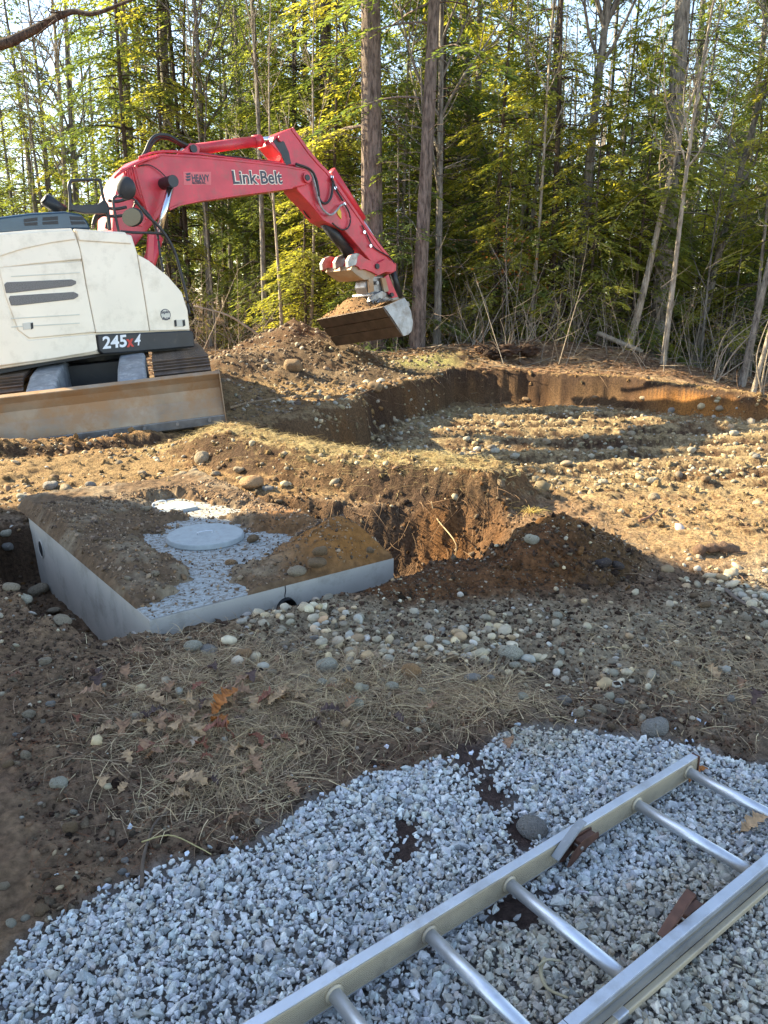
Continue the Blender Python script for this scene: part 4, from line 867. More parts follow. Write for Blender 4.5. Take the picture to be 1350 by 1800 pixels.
for i in range(5):
    obj_tube('chain_link', smoothline([P3(650 + i * 9, 524 + (i % 2) * 3, -.3), P3(646 + i * 9, 532, -.34), P3(652 + i * 9, 538, -.3), P3(657 + i * 9, 530, -.26), P3(650 + i * 9, 524 + (i % 2) * 3, -.3)], 14), .013, M['steel'], cp, 6)
extr('coupler_hook', PP([(654, 520), (672, 511), (680, 516), (676, 524), (660, 530), (650, 530)], -.3), -.3, -.2, M['steel'], cp, .01)
# bucket
BW0, BW1 = -1.0, 1.02
bp = PP([(675, 539), (690, 562), (706, 591), (714, 589), (721, 582), (724, 567), (722, 548), (716, 530), (712, 523)], BW0)
bucket = empty('bucket'); bucket.parent = exc
extr('side_plate', bp, BW0, BW0 + .03, M['steel'], bucket, .004); extr('side_plate', bp, BW1 - .03, BW1, M['steel'], bucket, .004)
def shell(name, pts, y0, y1, t, m, par):
    A = np.array(pts); out = []
    for i in range(len(A)):
        a = A[max(i - 1, 0)]; b = A[min(i + 1, len(A) - 1)]; d_ = (b - a) / np.linalg.norm(b - a); nn = np.array([-d_[1], d_[0]]); out.append(A[i] + nn * t)
    return extr(name, [tuple(q) for q in A] + [tuple(q) for q in out[::-1]], y0, y1, m, par, .003)
shell('bucket_shell', bp, BW0 + .03, BW1 - .03, .025, M['blade'], bucket)
e0, e1 = np.array(bp[0]), np.array(bp[2])
def strip(t0, t1, pr, name, m):
    dd = (e1 - e0); nn = np.array([dd[1], -dd[0]]); nn /= np.linalg.norm(nn); a = e0 + dd * t0; b = e0 + dd * t1
    return extr(name, [tuple(a + nn * pr), tuple(b + nn * pr), tuple(b), tuple(a)], BW0 + .01, BW1 - .01, m, bucket, .002)
M['bucketbottom'] = mat('bucketbottom', (.085, .06, .045), .4, .5, var=.3, vscale=5, dirt=(.05, .035, .025), dscale=6)
strip(-.02, .30, .03, 'cutting_edge', M['bucketbottom']); strip(.33, .62, .02, 'wear_plate', M['bucketbottom']); strip(.65, .98, .02, 'wear_plate', M['bucketbottom'])
extr('bucket_ear', PP([(664, 540), (690, 520), (702, 522), (712, 530), (700, 548), (680, 545)], -.16), -.2, -.16, M['steel'], bucket, .006); extr('bucket_ear', PP([(664, 540), (690, 520), (702, 522), (712, 530), (700, 548), (680, 545)], -.16), .16, .2, M['steel'], bucket, .006)
extr('torque_tube', PP([(693, 524), (710, 524), (712, 532), (700, 538)], -.16), -.3, .3, M['steel'], bucket, .01)
TILT = Matrix.Translation((0, BW0, bp[0][1])) @ Matrix.Rotation(R(-5.5), 4, 'X') @ Matrix.Translation((0, -BW0, -bp[0][1]))
bucket.matrix_local = TILT
# undercarriage (its own heading)
UA = R(47 + 16)
def ub(name, c, s, m, par=exc, bevel=.01, rot=True):
    o = obj_box(name, c, s, m, par, bevel)
    if rot: o.rotation_euler = (0, 0, UA)
    return o
def carbody():
    ub('car_body', (0, 0, .55), (2.2, 1.3, .45), M['black'])
    bm = bmesh.new(); bmesh.ops.create_cone(bm, cap_ends=True, segments=40, radius1=.72, radius2=.72, depth=.3); o = link('swing_bearing', bm_mesh('swing_bearing', bm), M['black'], exc); o.location = (0, 0, .86)
carbody()
shoe = MB(); v, f = box_vf(0, 0, 0, .188, .72, .022); shoe.add(v, f)
for gx in (-.07, 0, .07): v, f = box_vf(gx, 0, .028, .016, .72, .034); shoe.add(v, f)
shoe_me = shoe.mesh('track_shoe'); shoe_me.materials.append(M['track'])
pol = MB(); v, f = box_vf(0, 0, 0, .12, .2, .07); pol.add(v, f)
RT, LT = .37, 1.95
for sy in (-1, 1):
    tr = empty('track'); tr.parent = exc; tr.rotation_euler = (0, 0, UA)
    per = 4 * LT + 2 * math.pi * RT; ns = 58; yc = sy * 1.14
    for k in range(ns):
        s = k / ns * per
        if s < 2 * LT: x, z, a = -LT + s, 2 * RT, 0
        elif s < 2 * LT + math.pi * RT: t = (s - 2 * LT) / RT; x, z, a = LT + RT * math.sin(t), RT + RT * math.cos(t), t
        elif s < 4 * LT + math.pi * RT: x, z, a = LT - (s - 2 * LT - math.pi * RT), 0.0, math.pi
        else: t = (s - 4 * LT - math.pi * RT) / RT; x, z, a = -LT - RT * math.sin(t), RT - RT * math.cos(t), math.pi + t
        o = bpy.data.objects.new('track_shoe', shoe_me); COL.objects.link(o); o.parent = tr; o.location = (x, yc, z + .02); o.rotation_euler = (0, a, 0)
    fr = obj_box('track_frame', (0, yc, RT + .02), (3.5, .34, .4), M['black'], tr, .03)
    for x in (-LT, LT):
        bm = bmesh.new(); bmesh.ops.create_cone(bm, cap_ends=True, segments=30, radius1=RT - .05, radius2=RT - .05, depth=.16); bmesh.ops.rotate(bm, verts=bm.verts, matrix=Matrix.Rotation(R(90), 3, 'X'))
        o = link('sprocket', bm_mesh('sprocket', bm), M['black'], tr, .02); o.location = (x, yc, RT + .02)
    for x in np.linspace(-1.5, 1.5, 7):
        bm = bmesh.new(); bmesh.ops.create_cone(bm, cap_ends=True, segments=18, radius1=.09, radius2=.09, depth=.24); bmesh.ops.rotate(bm, verts=bm.verts, matrix=Matrix.Rotation(R(90), 3, 'X'))
        o = link('track_roller', bm_mesh('track_roller', bm), M['black'], tr); o.location = (x, yc, .13)
for y_ in (-.52, .52):
    o = extr('push_arm', [(-2.75, .2), (-2.75, .66), (-2.2, .78), (-1.3, .86), (-.8, .80), (-.8, .45), (-2.2, .3)], y_ - .17, y_ + .17, M['greysteel'], exc, .035); o.rotation_euler = (0, 0, UA)
# dozer blade
prof = [(-2.93, .03), (-3.0, .12), (-2.98, .22), (-2.93, .34), (-2.92, .46), (-2.96, .56), (-3.03, .64), (-2.96, .67), (-2.80, .65), (-2.80, .05)]
blade = extr('dozer_blade', prof, -1.55, 1.55, M['blade'], exc, .012); blade.rotation_euler = (0, 0, UA)
eb = extr('cutting_edge', [(-2.94, .0), (-3.015, .03), (-3.03, .13), (-3.0, .135), (-2.9, .03)], -1.552, 1.552, M['edge'], blade, .004)
for y_ in (-1.553, 1.541): extr('end_plate', [(-3.03, .02), (-3.05, .64), (-2.98, .68), (-2.78, .66), (-2.78, .03)], y_, y_ + .012, M['blade'], blade)
for y_ in np.linspace(-1.35, 1.35, 8):
    bm = bmesh.new(); bmesh.ops.create_cone(bm, cap_ends=True, segments=12, radius1=.022, radius2=.02, depth=.02); o = link('bolt', bm_mesh('bolt', bm), M['edge'], blade); o.location = (-3.03, y_, .09); o.rotation_euler = (0, R(90), 0)
# soil heaped in the bucket
mb = MB(); g = 40; a, b = np.meshgrid(np.linspace(0, 1, g), np.linspace(0, 1, g), indexing='ij')
q0 = np.array(bp[0]); q1 = np.array(bp[-1]); xs = q0[0] + (q1[0] - q0[0]) * a; zs = q0[1] + (q1[1] - q0[1]) * a; ys = BW0 + .35 + (BW1 - BW0 - .42) * b
hp = .24 * np.sin(np.pi * np.clip(a, 0, 1)) ** .7 * np.exp(-((b - .52) / .34) ** 2) + .06 * fbm(xs, ys, .2, 4, 500) - .05 * (1 - np.sin(np.pi * a)) - .25 * sst(.3, .0, b)
hp = np.maximum(hp, .0) + .004
v = np.stack([xs, ys, zs + hp], -1).reshape(-1, 3); v = v @ np.array(TILT)[:3, :3].T + np.array(TILT)[:3, 3]; v = v @ np.array(EM)[:3, :3].T + np.array(EM)[:3, 3]
i = np.arange(g - 1)[:, None] * g; j = np.arange(g - 1)[None]; mb.add(v, np.stack([i + j, i + g + j, i + g + j + 1, i + j + 1], -1).reshape(-1, 4), C_(.17, .10, .05))
n = 350; ia = RNG.integers(0, g * g, n); S = np.clip(RNG.lognormal(math.log(.018), .4, n), .006, .05); scatter_stones(mb, v[ia], S, stonecols(n, [(.2, .12, .06), (.3, .2, .1), (.12, .07, .04)]), 'crushed')
tag(link('bucket_soil', mb.mesh('bucket_soil', True), M['tanksoil']), 'mound of brown earth heaped in the raised excavator bucket', 'soil')

# ---------------------------------------------------------------- ladder
LA = np.array([-.118, 1.401]); LB = np.array([1.02, 2.254]); LD = (LB - LA) / np.linalg.norm(LB - LA); LN = np.array([LD[1], -LD[0]])
ladder = empty('ladder', (LA[0], LA[1], .016), math.atan2(LD[1], LD[0])); tag(ladder, 'long aluminium extension ladder section lying across the gravel', 'ladder')
sp = .2845; LW = .385; x0, x1 = -1.25, 5 * sp + .055
def railp(name, yc, s):
    o = empty(name); o.parent = ladder
    obj_box('web', ((x0 + x1) / 2, yc, .042), (x1 - x0, .006, .066), M['alu_web'], o, .001)
    for z_ in (.008, .077): obj_box('flange', ((x0 + x1) / 2, yc + s * .0105, z_), (x1 - x0 + .002, .027, .0055), M['alu'], o, .0012)
    for k in range(11):
        z_ = .016 + k * .0053; obj_box('rib', ((x0 + x1) / 2, yc - s * .0035, z_), (x1 - x0, .0022, .0028), M['alu_web'], o)
    obj_box('lip', ((x0 + x1) / 2, yc + s * .0235, .070), (x1 - x0, .0025, .013), M['alu'], o)
    obj_box('lip', ((x0 + x1) / 2, yc + s * .0235, .013), (x1 - x0, .0025, .013), M['alu'], o)
    return o
ra = railp('rail', 0, 1); rb = railp('rail', -LW, -1)
obj_box('end_cap', (x1 + .002, .006, .042), (.006, .03, .08), M['rust'], ra, .001)
obj_box('interlock_track', (.35, -LW - .036, .016), (2.2, .016, .018), M['alu_web'], rb, .003)
obj_box('interlock_end', (.50, -LW - .036, .016), (.04, .02, .022), M['alu'], rb, .003)
obj_box('joint_mark', (.34, -LW - .012, .0853), (.0015, .03, .0006), M['dark'], rb)
for k in range(-4, 6):
    if k == 3: continue
    x = k * sp; o = empty('rung'); o.parent = ladder
    obj_tube('rung_tube', [(x, -.004, .044), (x, -LW + .004, .044)], .0175, M['alu'], o, 24)
    for yy, s in ((-.004, -1), (-LW + .004, 1)): obj_tube('rung_collar', [(x, yy, .044), (x, yy + s * .006, .044)], [.0245, .0235], M['alu_web'], o, 24)
# rung locks where the rung is missing
def lock(yc, s, blue):
    o = empty('rung_lock'); o.parent = ladder
    xx = 3 * sp - .03
    for dy in (-.013, .013):
        extr('lock_cheek', [(xx - .05, .012), (xx - .03, .05), (xx + .02, .074), (xx + .085, .070), (xx + .09, .05), (xx + .02, .035), (xx - .03, .008)], yc - s * .022 + dy - .0015, yc - s * .022 + dy + .0015, M['rust'], o, .001)
    extr('lock_block', [(xx + .0, .03), (xx + .01, .066), (xx + .08, .066), (xx + .08, .045)], yc - s * .022 - .012, yc - s * .022 + .012, M['rust'], o, .003)
    pts = [(xx - .085, yc - s * .012, .055), (xx - .05, yc - s * .008, .085), (xx - .01, yc - s * .002, .112), (xx + .02, yc + s * .002, .122)]
    f_ = extr('lock_flipper', [(xx - .085, .048), (xx - .045, .075), (xx + .0, .105), (xx + .03, .122), (xx + .028, .128), (xx - .005, .114), (xx - .05, .084), (xx - .09, .054)], yc - s * .02 - .013, yc - s * .02 + .013, M['greysteel'] if blue else M['rust'], o, .002)
    obj_tube('lock_bolt', [(xx + .01, yc - s * .04, .05), (xx + .01, yc, .05)], .006, M['steel'], o, 8)
lock(0, 1, True); lock(-LW, -1, False)
# ---------------------------------------------------------------- trees
def fol_cards(mb, P, D, L, W, nrm_j=.35):
    """P base, D direction (unit), L length, W width: thin 4-vertex kite sprays"""
    n = len(P); up = np.array([0, 0, 1.]) + RNG.normal(0, nrm_j, (n, 3)); S = np.cross(D, up); S /= np.linalg.norm(S, axis=1, keepdims=True) + 1e-9
    L = L[:, None]; W = W[:, None]
    sag = np.array([0, 0, -1.]) * L * .12
    v = np.stack([P, P + D * L * .45 + S * W, P + D * L + sag, P + D * L * .45 - S * W], 1).reshape(-1, 3)
    mb.add(v, np.arange(n * 4).reshape(n, 4))
def taper(h, r, n=14, bend=.0, lean=(0, 0), flare=.25):
    t = np.linspace(0, 1, n); x = lean[0] * t + bend * np.sin(t * 5 + RNG.uniform(0, 6)) * t; y = lean[1] * t + bend * np.cos(t * 4 + RNG.uniform(0, 6)) * t
    pts = np.stack([x, y, h * t - .15], -1); rr = r * (1 - .82 * t) * (1 + flare * np.exp(-t * h * 2.2)); return pts, np.maximum(rr, .006)
def conifer(h, r, c0, nb, bl, dens, seed, bend=.08, lean=(0, 0), big=1.0, dead=10, minlen=.35):
    """returns trunk mesh, crown mesh"""
    global RNG; keep = RNG; RNG = np.random.default_rng(seed)
    tr = MB(); pts, rr = taper(h, r, 18, bend, lean); tube(tr, pts, rr, 10 if r > .1 else 6, cap=False)
    cr = MB(); zs = c0 + (h - c0) * RNG.uniform(0, 1, nb) ** .9
    def at(z): 
        t = (z + .15) / h * (len(pts) - 1); i = int(min(max(t, 0), len(pts) - 2)); return pts[i] + (pts[i + 1] - pts[i]) * (t - i)
    for z in zs:
        f = (z - c0) / (h - c0); L = bl * (1 - f) ** .75 * RNG.uniform(.55, 1.1) + minlen
        a = RNG.uniform(0, 6.283); d = np.array([math.cos(a), math.sin(a), 0]); b = at(z); n = 9; t = np.linspace(0, 1, n)[:, None]
        rise = RNG.uniform(-.05, .3); bp_ = b + d * L * t + np.array([0, 0, 1.]) * L * (rise * t - (.42 + .2 * RNG.uniform()) * t ** 2) + RNG.normal(0, .015 * L, (n, 3)) * t
        tube(tr, bp_, np.linspace(.012 + .007 * L, .003, n), 3, cap=False)
        m = max(6, int(L * dens * 14)); tt = RNG.uniform(.15, 1, m) ** .8; side = RNG.choice([-1, 1], m)
        i0 = np.clip((tt * (n - 1)).astype(int), 0, n - 2); base = bp_[i0] + (bp_[i0 + 1] - bp_[i0]) * (tt * (n - 1) - i0)[:, None]
        ang = a + side * RNG.uniform(.5, 1.25, m); tl = L * .42 * (1.15 - tt) + .14; dr = np.stack([np.cos(ang), np.sin(ang), -RNG.uniform(.05, .4, m)], -1); dr /= np.linalg.norm(dr, axis=1, keepdims=True)
        # sprays along each twig
        ks = 8; u = (np.arange(ks) / ks)[None] + RNG.uniform(0, .2, (m, ks)); pb = base[:, None] + dr[:, None] * (tl[:, None] * u)[..., None]; pb[..., 2] -= (u ** 2) * tl[:, None] * .2
        an2 = ang[:, None] + RNG.choice([-1, 1], (m, ks)) * RNG.uniform(.25, 1.0, (m, ks)); d2 = np.stack([np.cos(an2), np.sin(an2), -RNG.uniform(0, .45, (m, ks))], -1); d2 /= np.linalg.norm(d2, axis=-1, keepdims=True)
        ll = RNG.uniform(.07, .16, (m, ks)) * big; fol_cards(cr, pb.reshape(-1, 3), d2.reshape(-1, 3), ll.ravel(), ll.ravel() * RNG.uniform(.13, .22, m * ks))
    for k in range(dead):   # dead lower twigs
        z = RNG.uniform(.6, max(c0 * 1.2, 1.5)); a = RNG.uniform(0, 6.283); L = RNG.uniform(.5, 1.8); b = at(z); t = np.linspace(0, 1, 6)[:, None]
        q = b + np.array([math.cos(a), math.sin(a), RNG.uniform(-.2, .25)]) * L * t + RNG.normal(0, .05, (6, 3)) * t; tube(tr, q, np.linspace(.012, .003, 6), 3, cap=False)
        for _ in range(3):
            i = RNG.integers(2, 5); a2 = a + RNG.uniform(-1, 1); tube(tr, [q[i], q[i] + np.array([math.cos(a2), math.sin(a2), RNG.uniform(-.3, .3)]) * L * .3], [.005, .002], 3, cap=False)
    out = (tr.mesh('trunk', True), cr.mesh('crown')); RNG = keep; return out
def bare(h, r, seed, n0=16, c0=.3, lean=(0, 0), bend=.15, depth=3, fork=False, spread=.5):
    global RNG; keep = RNG; RNG = np.random.default_rng(seed); tr = MB(); pts, rr = taper(h, r, 18, bend, lean); tube(tr, pts, rr, 9 if r > .08 else 6, cap=False)
    def br(p, d, L, rad, lv):
        n = 7; q = [p]; dd = d.copy()
        for i in range(n - 1):
            dd = dd + RNG.normal(0, .13, 3) + np.array([0, 0, .07]); dd /= np.linalg.norm(dd); q.append(q[-1] + dd * L / (n - 1))
        tube(tr, q, np.linspace(rad, rad * .3 + .0015, n), 5 if lv == 0 else 3, cap=False)
        if lv < depth - 1:
            for _ in range(5 if lv == 0 else 4):
                i = RNG.integers(1, n - 1); e = dd + RNG.normal(0, .75, 3); e[2] = abs(e[2]) * .6 + .1; e /= np.linalg.norm(e); br(q[i], e, L * RNG.uniform(.35, .6), rad * .45, lv + 1)
    for k in range(n0):
        t = c0 + (1 - c0) * (k + RNG.uniform()) / n0; i = min(int(t * 17), 16); a = RNG.uniform(0, 6.283); e = np.array([math.cos(a) * spread, math.sin(a) * spread, .55 + .3 * RNG.uniform()]); e /= np.linalg.norm(e)
        br(pts[i], e, h * .32 * (1.15 - t) * RNG.uniform(.7, 1.2), rr[i] * .55, 0)
    if fork:
        for s in (-1, 1): br(pts[int(17 * .6)], np.array([.25 * s, 0, 1.]), h * .45, rr[10] * .8, 0)
    m = tr.mesh('trunk', True); RNG = keep; return m
HP = {'young': [conifer(5.5 + k * .8, .05, .25, 52, 1.5, 1.25, 50 + k, .04, dead=3) for k in range(3)],
      'mid': [conifer(10.5 + k, .10, .7 + .5 * k, 92, 2.3, .95, 60 + k, .08, dead=10) for k in range(3)],
      'big': [conifer(18 + k, .17, 2.6 + k, 115, 3.1, .8, 70 + k, .12, big=1.25, dead=22) for k in range(2)],
      'pine': [conifer(21, .25, 4.2, 80, 3.4, .7, 80, .10, big=1.3, dead=34), conifer(20, .17, 4.6, 62, 2.6, .7, 81, .14, big=1.3, dead=26)]}
BP = [bare(13, .10, 90), bare(11, .07, 91, 14, .35), bare(9, .045, 92, 12, .3), bare(7, .03, 93, 9, .25, bend=.3)]
def mk_tree(name, X, Y, tr, cr, bm_, lm, label, group=None, rz=None, s=1.0, tilt=(0, 0), part='crown'):
    o = empty(name, (X, Y, float(hz(X, Y, False)) - .05)); o.scale = (s, s, s); o.rotation_euler = (tilt[0], tilt[1], random.uniform(0, 6.28) if rz is None else rz)
    t = bpy.data.objects.new('trunk', tr); COL.objects.link(t); t.parent = o
    if not tr.materials: tr.materials.append(M[bm_])
    if cr is not None:
        if not cr.materials: cr.materials.append(M[lm])
        c = bpy.data.objects.new(part, cr); COL.objects.link(c); c.parent = o
    tag(o, label, 'tree', group); return o
def px_tree(x0, y0, x1, y1, Y, w):
    """trunk through two photo points at depth Y: base X, sideways lean per metre, radius"""
    d0, d1 = ray(x0, y0), ray(x1, y1); a = d0 * Y / d0[1]; b = d1 * Y / d1[1]
    lean = (b[0] - a[0]) / (b[2] - a[2]); zb = float(hz(a[0], Y, False)); xb = a[0] + lean * (zb - (a[2] + EYE)); return xb, lean, w / 1350 * Y / 2
def named_tree(x0, y0, x1, y1, Y, w, kind, bk, label, h=20, **k):
    xb, lean, r = px_tree(x0, y0, x1, y1, Y, w)
    if kind == 'con': tr, cr = conifer(h, r, k.get('c0', 4.5), k.get('nb', 60), k.get('bl', 2.7), k.get('dens', .75), random.randrange(9999), k.get('bend', .06), (lean * h, 0), big=1.25, dead=k.get('dead', 26))
    else: tr = bare(h, r, random.randrange(9999), k.get('nb', 14), k.get('c0', .35), (lean * h, 0), k.get('bend', .12), fork=k.get('fork', False), depth=k.get('depth', 3), spread=k.get('spread', .5)); cr = None
    name = 'conifer_tree' if kind == 'con' else 'bare_tree'
    o = mk_tree(name, xb, Y, tr, cr, bk, k.get('lm', 'needle'), label, rz=0)
    return o
named_tree(655, 628, 652, 0, 19.0, 42, 'con', 'bark_red', 'thickest reddish-barked pine standing behind the bucket', 24, c0=4.9, nb=60, lm='needle_y', dead=40, bend=.03)
named_tree(731, 625, 764, 0, 18.6, 26, 'con', 'bark_red', 'slender straight pine just right of the bucket', 21, c0=5.4, nb=46, dead=34, bend=.05)
named_tree(768, 560, 770, 0, 24, 17, 'con', 'bark_dark', 'dark conifer trunk close behind the slender pine', 20, c0=4)
named_tree(829, 560, 845, 0, 26, 15, 'con', 'bark_grey', 'grey conifer between the slender pine and the forked tree', 19, c0=4.5)
named_tree(1012, 600, 1060, 60, 20.5, 21, 'bare', 'bark_grey', 'leaning bare hardwood with forked top right of centre', 13, fork=True, bend=.22, c0=.5)
named_tree(1160, 560, 1203, 0, 20, 34, 'con', 'bark_grey', 'stout grey trunk rising at the upper right', 20, c0=2.6, nb=70, lm='needle_y')
named_tree(1104, 604, 1152, 420, 18.4, 14, 'bare', 'bark_pale', 'leaning pale-barked tree with yellow moss at its foot', 6.5, c0=.5, nb=6)
named_tree(1166, 627, 1210, 300, 17.4, 10, 'bare', 'bark_pale', 'thin pale sapling on the crest of the litter mound', 9, c0=.45, nb=10, bend=.14)
named_tree(1236, 560, 1292, 330, 20.5, 15, 'bare', 'bark_grey', 'leaning grey tree right of the thin pale sapling', 11, c0=.4, nb=10)
named_tree(1306, 658, 1352, 470, 16.6, 13, 'bare', 'bark_grey', 'leaning dark stem at the right edge of the clearing', 9, c0=.4, nb=8)
named_tree(1326, 672, 1356, 560, 16.0, 8, 'bare', 'bark_pale', 'whitish stem beside the leaning dark one at the right edge', 7, c0=.4, nb=6)
named_tree(231, 300, 214, 0, 27, 19, 'con', 'bark_grey', 'straight grey trunk rising behind the boom foot', 20, c0=5.5, nb=40)
named_tree(247, 300, 236, 0, 27.5, 6, 'bare', 'bark_pale', 'thin pale stem close right of the straight grey trunk', 14, c0=.6, nb=8)
named_tree(570, 520, 572, 0, 23, 26, 'con', 'bark_dark', 'thick dark trunk behind the bend of the red arm', 21, c0=3.6, nb=80)
named_tree(467, 590, 456, 330, 21, 11, 'bare', 'bark_grey', 'grey stem with dark foot behind the spoil heap', 12, c0=.5, nb=12)
named_tree(495, 590, 487, 400, 19.5, 7, 'bare', 'bark_pale', 'pale slender stem left of the spoil heap top', 8, c0=.4, nb=10, spread=.9)
named_tree(545, 590, 550, 380, 20, 7, 'bare', 'bark_pale', 'pale thin stem right above the spoil heap', 9, c0=.4, nb=9)
named_tree(320, 250, 328, 0, 25, 8, 'bare', 'bark_dark', 'thin dark bare tree above the lift cylinder', 14, c0=.4, nb=16)
named_tree(112, 300, 90, 0, 28, 11, 'bare', 'bark_pale', 'left one of the pale bare trunks above the engine hood', 14, c0=.4, nb=14)
named_tree(131, 300, 116, 0, 30, 12, 'bare', 'bark_grey', 'bare trunk close right of the leftmost pale one', 15, c0=.4, nb=14)
named_tree(205, 310, 196, 60, 30, 9, 'bare', 'bark_dark', 'dark thin trunk left of the straight grey one', 14, c0=.5, nb=12)
named_tree(905, 610, 930, 400, 21, 9, 'bare', 'bark_grey', 'grey pole-like tree left of the forked hardwood', 12, c0=.5, nb=8)
named_tree(930, 600, 952, 330, 19.4, 7, 'bare', 'bark_pale', 'slim pale pole left of the forked hardwood', 10, c0=.5, nb=8)
# thick moss cushion at the foot of the pale tree
xb, lean, r = px_tree(1104, 604, 1152, 420, 18.4, 14)
M['moss'] = mat('moss', (.30, .26, .04), .95, var=.4, vscale=20, bump=.02, bscale=30)
mo = MB(); tube(mo, [(xb - .02, 18.39, float(hz(xb, 18.4)) - .05), (xb + lean * .12, 18.39, float(hz(xb, 18.4)) + .1), (xb + lean * .3, 18.39, float(hz(xb, 18.4)) + .26)], [r * 1.5, r * 1.3, r * 1.05], 12); tag(link('moss', mo.mesh('moss', True), M['moss']), 'bright yellow moss wrapped round the foot of the pale leaning tree', 'moss')
HSUN = [(-9.18, 7.77)]
def clear(X, Y):
    """keep trunks away from machine, heap, pit and the sight of the named ones"""
    if sdf(np.array(X), np.array(Y), MZONE) > -1.2: return False
    if math.hypot(X + 2, Y - 17.2) < 2.6: return False
    if X < -3 and Y < 22.5 + .30 * (-3 - X): return False
    return True
def place(n, y0, y1, a0, a1, kinds, label, group, smin=.8, smax=1.2, md=.9):
    pts = []
    for _ in range(n * 12):
        if len(pts) >= n: break
        Y = math.sqrt(random.uniform(y0 ** 2, y1 ** 2)); X = Y * math.tan(R(random.uniform(a0, a1)))
        if not clear(X, Y) or any(math.hypot(X - a, Y - b) < md for a, b in pts): continue
        pts.append((X, Y))
        k = random.choice(kinds)
        if k == 'bare':
            i = random.randrange(4); mk_tree('bare_tree', X, Y, BP[i], None, ['bark_grey', 'bark_pale', 'bark_grey', 'bark_pale'][i], None, 'bare grey hardwood ' + label, 'bare hardwoods ' + group, s=random.uniform(smin, smax))
        else:
            i = random.randrange(len(HP[k])); tr, cr = HP[k][i]
            w = {'young': 'bushy young hemlock', 'mid': 'green mid-sized hemlock', 'big': 'tall hemlock', 'pine': 'tall straight conifer'}[k]
            mk_tree('hemlock_tree' if k != 'pine' else 'conifer_tree', X, Y, tr, cr, 'bark_grey' if i % 2 else 'bark_dark', 'needle_y' if (k == 'young' and i != 1) or (k == 'mid' and i == 0) else 'needle', w + ' ' + label, w + 's ' + group, s=random.uniform(smin, smax), tilt=(random.uniform(-.04, .04), random.uniform(-.04, .04)))
place(56, 18.9, 25, -31, 31, ['young', 'young', 'mid', 'mid', 'mid', 'young', 'bare'], 'in the first rows of the forest edge', 'at the forest edge', .7, 1.15, 1.0)
place(54, 24, 34, -32, 32, ['mid', 'young', 'big', 'mid', 'bare', 'mid'], 'in the middle depth of the forest', 'in the middle of the forest', .8, 1.2, 1.2)
place(56, 34, 50, -31, 31, ['mid', 'big', 'mid', 'bare', 'mid', 'pine'], 'deep in the forest', 'deep in the forest', .8, 1.2, 1.6)
POLE = [bare(13 + i, .035 + .010 * i, 700 + i, 9, .45, bend=.12, depth=2) for i in range(4)]
for k in range(20):
    Y = random.uniform(18.6, 32); X = Y * math.tan(R(random.uniform(-30, 30)))
    if clear(X, Y): mk_tree('bare_tree', X, Y, POLE[k % 4], None, ['bark_pale', 'bark_grey', 'bark_dark', 'bark_grey'][k % 4], None, 'slim bare pole-like trunk among the hemlocks', 'slim bare poles in the forest', s=random.uniform(.7, 1.15), tilt=(random.uniform(-.05, .05), random.uniform(-.07, .07)))
# trees outside the frame on the sunny side and right side, they shade the pit in streaks
place(14, 17, 36, -68, -44, ['mid', 'bare', 'bare', 'bare'], 'of the open wood left of the clearing', 'left of the clearing', .8, 1.1, 2.4)
place(8, 15, 26, 34, 50, ['mid', 'bare', 'big'], 'of the wood right of the clearing', 'right of the clearing', .8, 1.1, 2)
# far wood, reads as one mass
def far_wood():
    mb = MB(); cr = MB(); n = 280
    Y = RNG.uniform(50, 95, n); X = Y * np.tan(np.radians(RNG.uniform(-33, 33, n)))
    for x, y in zip(X, Y):
        z = float(hz(x, y, False)); h = RNG.uniform(11, 22); r = RNG.uniform(.06, .18); l = RNG.normal(0, .4); tube(mb, [(x, y, z), (x + l * .5, y, z + h * .5), (x + l, y, z + h)], [r, r * .7, .02], 4, cap=False)
        for _ in range(12):
            t = RNG.uniform(.3, .95); a = RNG.uniform(0, 6.28); p = np.array([x + l * t, y, z + h * t]); L = RNG.uniform(1, 3.5) * (1.2 - t); q = p + np.array([math.cos(a), math.sin(a), .9]) * L; tube(mb, [p, q], [.035, .01], 3, cap=False)
            for _ in range(3): e = p + (q - p) * RNG.uniform(.3, .9); tube(mb, [e, e + np.array([RNG.normal(0, .5), RNG.normal(0, .5), .7]) * L * .4], [.018, .007], 3, cap=False)
    tag(link('far_wood', mb.mesh('far_wood'), M['bark_pale']), 'distant bare wood behind the hemlocks, pale in the sun', 'woods', kind='stuff')
    n = 150; Y = RNG.uniform(48, 90, n); X = Y * np.tan(np.radians(RNG.uniform(-33, 33, n)))
    for x, y in zip(X, Y):
        m = 420; h = RNG.uniform(6, 15); t = RNG.uniform(.05, 1, m) ** .8; a = RNG.uniform(0, 6.28, m); rad = (1 - t) * h * .22 * RNG.uniform(.3, 1, m) + .1
        P_ = np.stack([x + rad * np.cos(a), y + rad * np.sin(a), float(hz(x, y, False)) + h * t], -1); D = np.stack([np.cos(a), np.sin(a), -.3 * np.ones(m)], -1); ll = RNG.uniform(.3, .6, m); fol_cards(cr, P_, D / np.linalg.norm(D, axis=1, keepdims=True), ll, ll * .3)
    tag(link('far_evergreens', cr.mesh('far_evergreens'), M['needle']), 'distant green undergrowth of evergreens deep in the wood', 'woods', kind='stuff')
far_wood()
